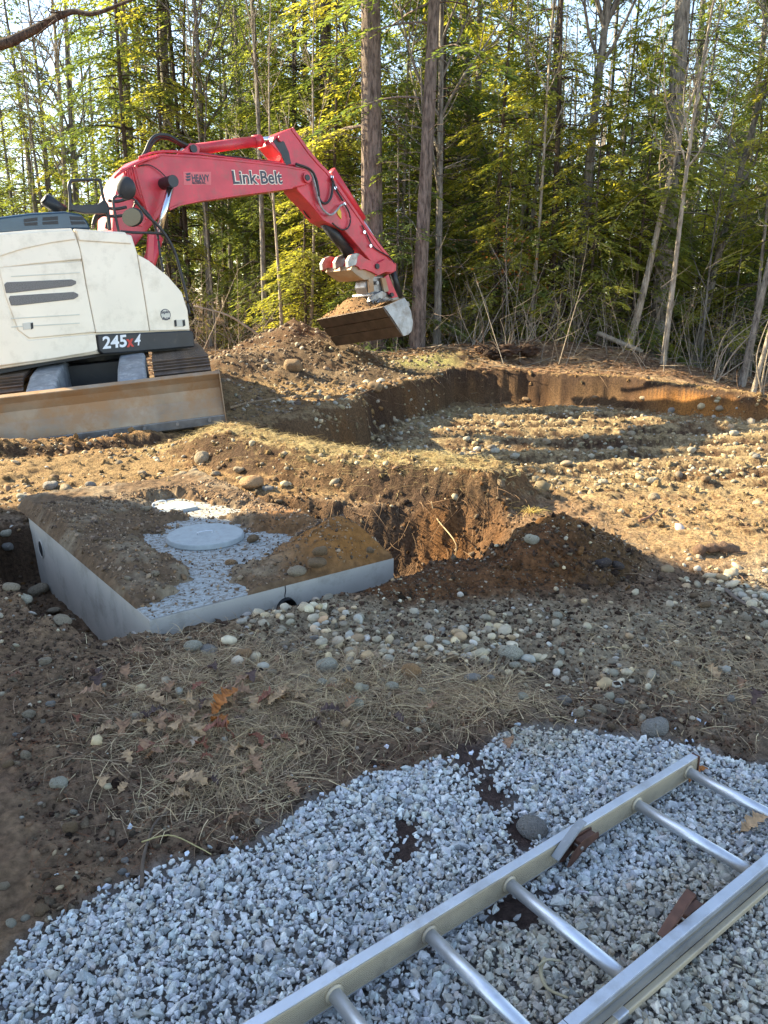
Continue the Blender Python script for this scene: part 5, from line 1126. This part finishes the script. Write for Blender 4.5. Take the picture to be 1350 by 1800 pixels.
# young beech with its copper leaves
bx_, by_ = 2.9, 18.9; bt = bare(3.6, .02, 555, 10, .3, bend=.1, depth=2, spread=1.1); lv = MB(); n = 150
bxs = RNG.normal(0, .55, n); P_ = np.stack([bxs, RNG.normal(0, .4, n), 2.0 + .35 * np.round(RNG.uniform(-2.2, 2.2, n)) + RNG.normal(0, .06, n)], -1); D = RNG.normal(size=(n, 3)); D[:, 2] = -.3; D /= np.linalg.norm(D, axis=1, keepdims=True); ll = RNG.uniform(.07, .11, n); fol_cards(lv, P_, D, ll, ll * .35)
bo = empty('beech_sapling', (bx_, by_, float(hz(bx_, by_)))); t_ = link('trunk', bt, M['bark_grey'], bo); c_ = link('leaves', lv.mesh('leaves'), M['beech'], bo); tag(bo, 'beech sapling still holding copper leaves at the forest edge', 'sapling')
# the branch reaching in at the upper left
bb = empty('overhanging_branch', (-9.4, 15.2, 0)); mb = MB()
d = lambda x, y, Y: (lambda r_: (r_[0] * Y / r_[1], Y, EYE + r_[2] * Y / r_[1]))(ray(x, y))
mp = smoothline([d(-420, 140, 15.5), d(-150, 110, 15.3), d(0, 78, 15), d(40, 62, 15), d(75, 44, 15), (d(105, 28, 14.9)), d(130, 20, 14.9), d(165, 24, 14.8), d(215, 6, 14.7), d(260, -12, 14.6)], 40)
tube(mb, mp, np.linspace(.11, .015, 40), 7)
for i, e, w in ((22, (40, 84), .02), (24, (92, 8), .02), (27, (120, 60), .018), (29, (150, 48), .015), (31, (170, 66), .012), (33, (215, 45), .012), (34, (240, 28), .01), (26, (60, 8), .012), (21, (18, 40), .012)):
    q = np.array(d(e[0], e[1], 14.7)); a = mp[i]; mid = (a + q) / 2 + RNG.normal(0, .08, 3); s_ = smoothline([a, mid, q], 8); tube(mb, s_, np.linspace(w, .004, 8), 4)
    for _ in range(4): j = RNG.integers(2, 8); tube(mb, [s_[j], s_[j] + RNG.normal(0, .28, 3)], [.006, .002], 3)
o = link('branch', mb.mesh('branch', True), M['bark_dark'], bb); bb.location = (0, 0, 0)
# its trunk stands left of the frame
tr0 = MB(); p0 = mp[0]; zg = float(hz(p0[0], p0[1], False)); tube(tr0, [(p0[0] - .1, p0[1], zg - .1), (p0[0], p0[1], zg + 3), (p0[0], p0[1], p0[2]), (p0[0] + .2, p0[1], p0[2] + 5)], [.24, .2, .17, .1], 12); link('trunk', tr0.mesh('trunk', True), M['bark_dark'], bb)
bb.name = 'oak_tree'; tag(bb, 'bare tree stretching one crooked dark branch into the upper left', 'tree')

# ---------------------------------------------------------------- brush at the forest edge
def stick(mb, x, y, z, d_, L, r, bend=.25, col=None, n=6):
    d_ = np.array(d_, float); d_ /= np.linalg.norm(d_); t = np.linspace(0, 1, n)[:, None]; side = RNG.normal(0, bend, 3)
    q = np.array([x, y, z]) + d_ * L * t + side * L * .4 * t ** 2; tube(mb, q, np.linspace(r, r * .35, n), 3 if r < .008 else 5, col, cap=False); return q
mb = MB(); n = 900; Y = RNG.uniform(16.6, 24, n); X = Y * np.tan(np.radians(RNG.uniform(-30, 30, n)))
for x, y in zip(X, Y):
    if (sdf(np.array(x), np.array(y), MZONE) > -.3) or math.hypot(x + 2, y - 17.2) < 2.0 or sdf(np.array(x), np.array(y), PIT) > -.5 or (y < 18 and -1.5 < x < 2.4): continue
    z = float(hz(x, y, False)); q = stick(mb, x, y, z - .05, (RNG.normal(0, .35), RNG.normal(0, .3), 1), RNG.uniform(.5, 2.4), RNG.uniform(.004, .012), .35, C_(.40, .34, .27) * RNG.uniform(.4, 1.15))
    for _ in range(4): i = RNG.integers(1, 6); stick(mb, *q[i], (RNG.normal(0, .8), RNG.normal(0, .6), .6), RNG.uniform(.2, .8), .0035, .3, C_(.38, .32, .26) * RNG.uniform(.5, 1.1), 4)
n = 700; Y = RNG.uniform(16.4, 22, n); X = Y * np.tan(np.radians(RNG.uniform(-30, 30, n)))
for x, y in zip(X, Y):
    if (sdf(np.array(x), np.array(y), MZONE) > -.2) or math.hypot(x + 2, y - 17.2) < 2.0 or sdf(np.array(x), np.array(y), PIT) > -.3 or (y < 17.6 and -1 < x < 2): continue
    a = RNG.uniform(0, 6.28); stick(mb, x, y, float(hz(x, y)) + .03, (math.cos(a), math.sin(a), RNG.normal(0, .12)), RNG.uniform(.3, 1.5), RNG.uniform(.004, .014), .15, C_(.36, .29, .22) * RNG.uniform(.4, 1.2), 4)
tag(link('brush', mb.mesh('brush'), M['plant']), 'tangle of bare shoots and fallen twigs along the forest edge', 'brush', kind='stuff')
def shrub(px, py, Y, label, stems, col=(.33, .28, .22)):
    X = ray(px, py)[0] * Y / ray(px, py)[1]; z0 = float(hz(X, Y)); mb = MB()
    for tip, r in stems:
        q = smoothline([(X + RNG.normal(0, .08), Y, z0 - .05), (np.array((X, Y, z0)) + np.array(d(*tip[0], Y)) * 1.0) / 2 * 1.0 if False else d(*tip[0], Y), d(*tip[1], Y)], 12); tube(mb, q, np.linspace(r, r * .3, 12), 5, C_(*col), cap=False)
        for _ in range(4): i = RNG.integers(4, 12); stick(mb, *q[i], (RNG.normal(), RNG.normal(0, .5), .5), RNG.uniform(.2, .7), r * .3, .2, C_(*col), 4)
    tag(link('bare_shrub', mb.mesh('bare_shrub', True), M['plant']), label, 'shrub')
shrub(1030 + 230, 640, 16.6, 'pale bent saplings pushed over at the right forest edge', [(((1290, 620), (1350, 560)), .022), (((1285, 600), (1372, 540)), .018), (((1275, 610), (1330, 585)), .014), (((1300, 640), (1365, 600)), .02), (((1268, 600), (1300, 560)), .012)])
shrub(1340, 690, 15.6, 'whitish crossing stems at the far right edge', [(((1345, 640), (1362, 570)), .025), (((1330, 630), (1352, 560)), .018), (((1350, 650), (1380, 600)), .02)])
shrub(835, 605, 18.0, 'light arching shoots over the stump at the forest edge', [(((860, 560), (835, 490)), .018), (((850, 570), (822, 500)), .014), (((870, 560), (905, 490)), .014), (((812, 560), (800, 520)), .01), (((845, 540), (890, 480)), .01)])
shrub(935, 606, 18.3, 'upright bare shoots left of the mound crest', [(((925, 560), (915, 520)), .012), (((940, 550), (948, 500)), .012), (((950, 560), (970, 510)), .012), (((985, 560), (1000, 500)), .016)])
shrub(1100, 612, 17.8, 'bare shoots on the crest beside the mossy tree', [(((1085, 570), (1070, 520)), .012), (((1120, 560), (1135, 500)), .012), (((1140, 570), (1146, 510)), .01)])
# fallen pole leaning through the brush behind the heap
mb = MB(); tube(mb, smoothline([d(340, 538, 17.8), d(395, 552, 18), d(430, 572, 18.3), d(466, 598, 18.6)], 12), np.linspace(.018, .03, 12), 6, C_(.38, .34, .28)); tag(link('fallen_pole', mb.mesh('fallen_pole', True), M['plant']), 'thin fallen pole slanting behind the spoil heap', 'pole')
mb = MB(); tube(mb, smoothline([d(1050, 585, 18.5), d(1095, 604, 18.2), d(1130, 618, 18)], 10), np.linspace(.06, .045, 10), 8, C_(.42, .36, .29)); tag(link('fallen_log', mb.mesh('fallen_log', True), M['plant']), 'weathered fallen log on the crest behind the pit', 'log')
# uprooted stump with dark roots on the lip
sx, sy = ray(870, 615)[0] * 17.3, 17.3; sz = float(hz(sx, sy)); mb = MB(); V_, F_ = ICO3
for k in range(14): mb.add(V_ * (1 + .5 * RNG.normal(size=(len(V_), 1)) * .4) * np.array([.2, .16, .10]) * RNG.uniform(.5, 1.2) + np.array([sx + RNG.normal(0, .38), sy + RNG.normal(0, .15), sz + RNG.uniform(0, .16)]), F_, DARKS * RNG.uniform(.8, 2.2))
for k in range(26): a = RNG.uniform(0, 6.28); stick(mb, sx + RNG.normal(0, .25), sy, sz + .1, (math.cos(a), math.sin(a) * .5, RNG.uniform(-.1, .7)), RNG.uniform(.3, .9), .016, .5, DARKS * 1.6)
tag(link('uprooted_stump', mb.mesh('uprooted_stump'), M['plant']), 'dark uprooted stump with roots on the lip behind the pit', 'stump')
# log on the sunlit ground
p = hit(1260, 974); mb = MB(); q = smoothline([(p[0] - .15, p[1] - .02, p[2] + .02), (p[0] - .07, p[1], p[2] + .035), (p[0] + .06, p[1] + .02, p[2] + .03), (p[0] + .15, p[1] + .03, p[2] + .0)], 14)
r_ = .034 * (1 + .16 * RNG.normal(size=14)); r_[0] *= .6; r_[-1] *= .5; tube(mb, q, r_, 12); tag(link('short_log', mb.mesh('short_log', True), mat('log_bark', (.13, .075, .045), .95, var=.4, vscale=30, bump=.03, bscale=40)), 'short brown rotten log on the sunlit ground at right', 'log')
# roots hanging from cut faces
mb = MB()
for k in range(420):
    t = RNG.uniform(); seg_ = PIT[int(RNG.integers(1, 10))], None
    i = int(RNG.integers(1, 11)); a = np.array(PIT[i]); b = np.array(PIT[i + 1]); c = a + (b - a) * RNG.uniform(); c = c + RNG.normal(0, .22, 2); z = float(hz(c[0], c[1]))
    stick(mb, c[0], c[1], z + .02, (RNG.normal(0, .6), -abs(RNG.normal(0, .4)), RNG.normal(-.2, .5)), RNG.uniform(.1, .55), .0035, .4, C_(.2, .13, .08) * RNG.uniform(.4, 2), 5)
for k in range(320):
    c = np.array([RNG.uniform(-1.0, 1.1), RNG.uniform(5.5, 5.95)]); z = float(hz(c[0], c[1]))
    stick(mb, c[0], c[1], z + .01, (RNG.normal(0, .4), -.5, RNG.normal(-.6, .4)), RNG.uniform(.06, .28), .0022, .5, C_(.22, .14, .08) * RNG.uniform(.3, 1.6), 5)
tag(link('roots', mb.mesh('roots'), M['plant']), 'fine torn roots hanging out of the cut earth banks', 'roots', kind='stuff')
# one long pale root across the undercut bank
p = hit(762, 880); p2 = hit(796, 975)
mb = MB(); tube(mb, smoothline([(p[0] - .02, p[1] - .04, p[2]), (p[0] + .02, p[1] - .09, p[2] - .12), (p2[0] + .0, p2[1] - .18, p2[2] + .15), (p2[0], p2[1] - .12, p2[2])], 14), .0045, 6, C_(.5, .38, .22)); tag(link('pale_root', mb.mesh('pale_root', True), M['plant']), 'single pale root dangling down the undercut bank', 'root')
# twigs on the foreground soil
for (pts, r, lab) in [([(484, 0)], 0, ''),]: pass
def twig(pix, r, label, col=(.16, .12, .09), lift=.012):
    mb = MB(); q = []
    for a_, b_ in pix: h_ = hit(a_, b_); q.append((h_[0], h_[1], h_[2] + lift))
    tube(mb, smoothline(q, 14), np.linspace(r, r * .6, 14), 6, C_(*col)); tag(link('twig', mb.mesh('twig', True), M['plant']), label, 'twig')
twig([(250, 1565), (252, 1520), (262, 1480), (275, 1450), (300, 1430)], .006, 'grey twig standing at the edge of the gravel left of the leaves')
twig([(250, 1490), (300, 1478), (350, 1500), (372, 1512)], .0025, 'long yellow stalk lying on the soil above the gravel edge', (.5, .42, .2), .02)
twig([(1275, 1040), (1300, 1060), (1350, 1085)], .012, 'grey fallen branch at the right edge of the shade', (.2, .16, .13))
twig([(1124, 918), (1140, 912), (1155, 900)], .012, 'short brown stick on the sunlit ground', (.25, .14, .09))
twig([(405, 722), (440, 712), (490, 704)], .02, 'long thin stick on the sunlit terrace', (.34, .24, .15), .04)
# ---------------------------------------------------------------- straw, grass, needles
def blades(n, sampler, lmin, lmax, w, cols, up=.35, lift=.004, hang=0):
    mb = MB(); X, Y = sampler(n); n = len(X); Z = hz(X, Y) + lift
    a = RNG.uniform(0, 6.283, n); L = RNG.uniform(lmin, lmax, n); e = np.abs(RNG.normal(0, up, n)); D = np.stack([np.cos(a), np.sin(a), e], -1); D /= np.linalg.norm(D, axis=1, keepdims=True)
    S = np.stack([-np.sin(a), np.cos(a), RNG.normal(0, .4, n)], -1); cur = RNG.normal(0, .25, n)
    P0 = np.stack([X, Y, Z], -1); out = []
    for k, t in enumerate((0, .35, .7, 1.0)):
        c = P0 + D * (L * t)[:, None] + S * (cur * L * t * t)[:, None]; c[:, 2] -= (L * t * t) * (e * .8 + hang); c[:, 2] = np.maximum(c[:, 2], hz(c[:, 0], c[:, 1], False) - .05) if k == 3 else c[:, 2]
        wd = w * (1 - .75 * t) * RNG.uniform(.7, 1.2, n); out += [c + S * wd[:, None], c - S * wd[:, None]]
    v = np.stack(out, 1); f = np.array([[0, 1, 3, 2], [2, 3, 5, 4], [4, 5, 7, 6]]); F = (f[None] + (np.arange(n) * 8)[:, None, None]).reshape(-1, 4)
    cc = stonecols(n, cols, .22); mb.add(v.reshape(-1, 3), F, np.repeat(cc, 8, 0)); return mb
STR = [(.50, .37, .21), (.60, .47, .28), (.38, .27, .16), (.28, .19, .12), (.44, .33, .21)]
def samp_leafzone(n):
    cx = np.array([(-.75, 3.1, .25, .25), (-.55, 2.75, .3, .22), (-.2, 2.75, .35, .18), (.1, 2.85, .3, .14), (-.5, 2.35, .16, .2), (-.75, 2.7, .2, .25), (.4, 2.85, .15, .1), (1.45, 3.1, .25, .25), (-.35, 3.1, .3, .15)])
    k = RNG.integers(0, len(cx), n); X = cx[k, 0] + RNG.normal(0, 1, n) * cx[k, 2]; Y = cx[k, 1] + RNG.normal(0, 1, n) * cx[k, 3]; ok = (sdf(X, Y, GRAVEL) < -.02) & notank(X, Y) & (Y > 2.0); return X[ok], Y[ok]
tag(link('dry_grass', blades(14000, samp_leafzone, .04, .19, .0014, STR).mesh('dry_grass'), M['plant']), 'dry straw and dead grass matted on the soil above the gravel', 'grass', kind='stuff')
def tuft(n):
    c = np.array([(-.62, 2.62), (-.45, 2.62), (-.72, 2.58), (-.25, 2.85), (.02, 2.92), (.45, 2.85), (-.38, 2.45), (1.3, 2.95), (-.85, 3.2), (.2, 2.8)]); k = RNG.integers(0, len(c), n); return c[k, 0] + RNG.normal(0, .045, n), c[k, 1] + RNG.normal(0, .04, n)
tag(link('grass_tufts', blades(2200, tuft, .06, .16, .0013, STR[:3], up=.9, hang=.25).mesh('grass_tufts'), M['plant']), 'bleached grass tufts bent over among the oak leaves', 'grass', kind='stuff')
def samp_needles(n):
    X, Y = wedge(n, 1.6, 3.6); ok = (sdf(X, Y, GRAVEL) < -.01) & notank(X, Y) & (fbm(X, Y, .35, 3, 611) > -.05); return X[ok], Y[ok]
tag(link('pine_needles', blades(6500, samp_needles, .03, .075, .0006, [(.22, .075, .03), (.28, .11, .05), (.16, .07, .04)], up=.12).mesh('pine_needles'), M['plant']), 'rust-red pine needles scattered over the brown soil', 'needles', kind='stuff')
def samp_ridge(n):
    k = RNG.integers(0, len(RIDGE) - 1, n); t = RNG.uniform(0, 1, n); A = np.array(RIDGE); p = A[k] + (A[k + 1] - A[k]) * t[:, None] + RNG.normal(0, .2, (n, 2)); return p[:, 0], p[:, 1]
tag(link('ridge_grass', blades(4200, samp_ridge, .05, .2, .0018, [(.48, .38, .18), (.38, .29, .14), (.3, .24, .12)], up=.3).mesh('ridge_grass'), M['plant']), 'sunlit dead grass on the narrow ridge between tank and pit', 'grass', kind='stuff')
def samp_right(n):
    X = RNG.uniform(1.2, 4.6, n); Y = RNG.uniform(4.0, 7.2, n); return X, Y
tag(link('ground_litter', blades(5200, samp_right, .03, .14, .0018, [(.42, .3, .18), (.3, .19, .11), (.2, .11, .07)], up=.15).mesh('ground_litter'), M['plant']), 'bits of straw, bark and twigs on the sunlit ground at right', 'litter', kind='stuff')
def samp_far(n):
    Y = RNG.uniform(16, 21, n); X = Y * np.tan(np.radians(RNG.uniform(-30, 30, n))); ok = (sdf(X, Y, PIT) < -.1) & (np.hypot(X + 2, Y - 17.2) > 2.1) & (sdf(X, Y, MZONE) < -.2) & ~((X > 0) & (X < 1.7) & (Y < 17.4)); return X[ok], Y[ok]
tag(link('leaf_litter', blades(16000, samp_far, .05, .16, .02, [(.30, .18, .10), (.22, .12, .07), (.40, .27, .16), (.14, .08, .05)], up=.25, lift=.01).mesh('leaf_litter'), M['plant']), 'brown leaf litter covering the ground along the forest edge', 'leaf litter', kind='stuff')
# weed on the pit edge
X = ray(942, 905)[0] * 5.6; mbw = blades(70, lambda n: (RNG.normal(1.12, .02, n), RNG.normal(5.62, .02, n)), .12, .26, .0025, [(.5, .38, .12)], up=2.2); tag(link('dry_weed', mbw.mesh('dry_weed'), M['plant']), 'small yellow dry weed standing at the end of the ridge', 'weed')
# ---------------------------------------------------------------- oak leaves
def leaf_mesh(seed):
    rg = np.random.default_rng(seed); bm = bmesh.new(); n = 26; L = 1.0; out = []
    for i in range(n + 1):
        t = i / n; w = .30 * max(0, math.sin(math.pi * min(1, t * 1.0))) ** .55 * (.72 + .26 * math.sin(t * 25 + seed)) * (1 + .2 * rg.normal()); out.append((t, max(w, .02)))
    c = [bm.verts.new((t, 0, 0)) for t, _ in out]; a = [bm.verts.new((t + .05, w, 0)) for t, w in out]; b = [bm.verts.new((t + .05, -w, 0)) for t, w in out]
    for i in range(n): bm.faces.new((c[i], c[i + 1], a[i + 1], a[i])); bm.faces.new((c[i + 1], c[i], b[i], b[i + 1]))
    k1, k2 = rg.uniform(.5, 1.3), rg.uniform(-.6, .6)
    for v in bm.verts: x, y, _ = v.co; v.co.z = k1 * y * y * 1.2 + .18 * math.sin(x * 3.1 + k2) * (1 + k2) - .25 * k1 * (x - .5) ** 2 + .03 * rg.normal() + .12 * y * math.sin(x * 6)
    tail = [bm.verts.new(q) for q in ((0, .012, 0), (0, -.012, 0), (-.28, -.008, .03), (-.28, .008, .03))]; bm.faces.new(tail)
    me = bpy.data.meshes.new('oak_leaf'); bm.to_mesh(me); bm.free()
    for p_ in me.polygons: p_.use_smooth = True
    return me
LM = {}
for nme, c in {'orange': (.36, .13, .03), 'red': (.22, .08, .045), 'brown': (.28, .16, .09), 'tan': (.40, .26, .14), 'pale': (.42, .32, .22), 'dark': (.09, .055, .045)}.items():
    LM[nme] = mat('leaf_' + nme, c, .55, var=.35, vscale=4, trans=.15, spec=.3)
LV = [leaf_mesh(s) for s in range(8)]
def oak_leaf(px, py, w, c, label, group=None, rz=None, lift=0):
    h_ = hit(px, py); 
    if h_ is None: return
    me = LV[random.randrange(8)].copy(); me.materials.append(LM[c]); s = w / 1350 * (h_[1] * CP + (EYE - h_[2]) * SP); o = bpy.data.objects.new('oak_leaf', me); COL.objects.link(o)
    o.scale = (s, s, s * random.uniform(.7, 1.5)); a = random.uniform(0, 6.28) if rz is None else rz; o.rotation_euler = (random.uniform(-.35, .35), random.uniform(-.45, .25), a)
    o.location = (h_[0] - s * .5 * math.cos(a), h_[1] - s * .5 * math.sin(a), h_[2] + .012 + .12 * s + lift); tag(o, label, 'leaf', group)
for x, y, w, c, l, rz in [(395, 1255, 62, 'orange', 'bright orange oak leaf on top of the leaf patch', .8), (385, 1275, 50, 'orange', 'second orange leaf, lower and crumpled, beside the bright one', 2.6), (388, 1308, 60, 'red', 'dark red oak leaf below the orange ones', 3.2), (340, 1388, 62, 'tan', 'large tan oak leaf at the lower end of the leaf patch', 2.9),
    (350, 1312, 40, 'pale', 'pale curled leaf left of the dark red one', 1.2), (1228, 1362, 34, 'orange', 'orange leaf under the upper end of the ladder', .3), (1208, 1378, 22, 'orange', 'small orange leaf beside the last rung', 1.4), (1322, 1468, 56, 'tan', 'tan crumpled leaf on the gravel beside the ladder', .2), (1188, 1700, 26, 'brown', 'brown leaf on the gravel under the second rung', .5),
    (895, 1312, 40, 'brown', 'brown oak leaf at the upper edge of the gravel', 1.3), (1040, 1462, 10, 'dark', 'tiny dark leaf scrap caught at the rung lock', .6), (415, 1452, 40, 'brown', 'rust brown leaf at the lower right end of the leaf patch', .2), (298, 1242, 44, 'tan', 'tan leaf at the upper left of the leaf patch', .5)]:
    oak_leaf(x, y, w, c, l, None, rz)
for k in range(78):
    t = random.random(); x = random.gauss(360, 95); y = random.gauss(1300, 62)
    if t < .3: x, y = random.uniform(150, 620), random.uniform(1180, 1340)
    oak_leaf(x, y, random.uniform(18, 44), random.choice(['brown', 'brown', 'tan', 'dark', 'brown', 'tan', 'red']), 'curled brown oak leaf among the dry grass above the gravel', 'oak leaves in the dry grass')
for x, y in ((430, 1225), (470, 1240), (530, 1235), (610, 1215), (585, 1262), (240, 1155), (170, 1200), (700, 1270), (760, 1250), (450, 1360), (500, 1230), (1300, 1210), (1330, 1240), (1250, 1190)):
    oak_leaf(x, y, random.uniform(26, 44), random.choice(['brown', 'tan', 'red', 'dark']), 'single oak leaf lying loose on the brown soil', 'loose oak leaves on the soil')
# dried curl of bark on the gravel
p = np.array(atz(965, 1700, .03)); q = [(*atz(958, 1690, .04), .05), (*atz(950, 1712, .03), .04), (*atz(962, 1740, .03), .035), (*atz(998, 1760, .03), .04)]
mb = MB(); tube(mb, smoothline(q, 14), np.linspace(.006, .003, 14), 5, C_(.5, .42, .26)); q = [(*atz(946, 1698, .05), .05), (*atz(962, 1690, .05), .055), (*atz(985, 1692, .04), .045)]; tube(mb, smoothline(q, 10), .003, 5, C_(.55, .48, .32)); tag(link('straw_curl', mb.mesh('straw_curl', True), M['plant']), 'dry curled grass blade on the gravel inside the ladder', 'straw')

# ---------------------------------------------------------------- the house whose shadow covers the foreground (left of the frame)
hs = empty('house', (0, 0, 0)); tag(hs, 'two-storey house left of the clearing that shades the foreground', 'house')
ux = np.array([-.961, .276]); uy = np.array([-.276, -.961])
HO = np.array(HSUN[0])
def hp_(a, b, z): p = HO + ux * a + uy * b; return (p[0], p[1], z)
EAVE, LEN, WID = 6.1, 9.0, 9.0; RH = EAVE + .785 * WID / 2
mb = MB(); mb.add([hp_(0, 0, -.5), hp_(LEN, 0, -.5), hp_(LEN, WID, -.5), hp_(0, WID, -.5), hp_(0, 0, EAVE), hp_(LEN, 0, EAVE), hp_(LEN, WID, EAVE), hp_(0, WID, EAVE)], [(0, 4, 5, 1), (1, 5, 6, 2), (2, 6, 7, 3), (3, 7, 4, 0)])
mb.add([hp_(0, 0, EAVE), hp_(0, WID, EAVE), hp_(0, WID / 2, RH), hp_(LEN, 0, EAVE), hp_(LEN, WID, EAVE), hp_(LEN, WID / 2, RH)], [(0, 1, 2), (3, 5, 4)])
link('wall', mb.mesh('wall'), mat('siding', (.42, .42, .4), .7, var=.05), hs)
for s in (0, 1):
    mb = MB(); b0 = 0 if s == 0 else WID; q = [hp_(-.1, b0, EAVE + .01), hp_(LEN + .1, b0, EAVE + .01), hp_(LEN + .1, WID / 2, RH + .01), hp_(-.1, WID / 2, RH + .01)]
    mb.add(q + [(a, b, c + .12) for a, b, c in q], [(0, 1, 2, 3), (4, 5, 6, 7), (0, 1, 5, 4), (1, 2, 6, 5), (2, 3, 7, 6), (3, 0, 4, 7)]); link('roof', mb.mesh('roof'), M['shingles'] if 'shingles' in M else M.setdefault('shingles', mat('shingles', (.07, .07, .075), .9, var=.3, vscale=20)), hs)
for b in (1.2, 4.0, 6.8):
    for z in (1.0, 3.8):
        c = hp_(.03, b, z); e = hp_(.03, b + 1.0, z); f0 = hp_(-.05, b, z); f1 = hp_(-.05, b + 1.0, z)
        mb = MB(); mb.add([f0, f1, (f1[0], f1[1], z + 1.3), (f0[0], f0[1], z + 1.3), c, e, (e[0], e[1], z + 1.3), (c[0], c[1], z + 1.3)], [(0, 1, 2, 3), (4, 5, 6, 7), (0, 1, 5, 4), (1, 2, 6, 5), (2, 3, 7, 6), (3, 0, 4, 7)]); link('window', mb.mesh('window'), M['hood'], hs)

by_order('bushy young hemlocks at the forest edge', 'bushy young hemlock in the first rows of the forest edge, {n} from the left')
by_order('green mid-sized hemlocks at the forest edge', 'mid-sized hemlock in the first rows of the forest edge, {n} from the left')
by_order('bare hardwoods at the forest edge', 'bare grey hardwood in the first rows of the forest edge, {n} from the left')
by_order('loose oak leaves on the soil', 'oak leaf lying loose on the brown soil, {n} from the left')

by_order('slim bare poles in the forest', 'slim bare pole-like trunk among the hemlocks, {n} from the left')
by_order('green mid-sized hemlocks in the middle of the forest', 'mid-sized hemlock in the middle depth of the forest, {n} from the left')
by_order('tall hemlocks in the middle of the forest', 'tall hemlock in the middle depth of the forest, {n} from the left')
by_order('bushy young hemlocks in the middle of the forest', 'bushy young hemlock in the middle depth of the forest, {n} from the left')
by_order('bare hardwoods in the middle of the forest', 'bare grey hardwood in the middle depth of the forest, {n} from the left')
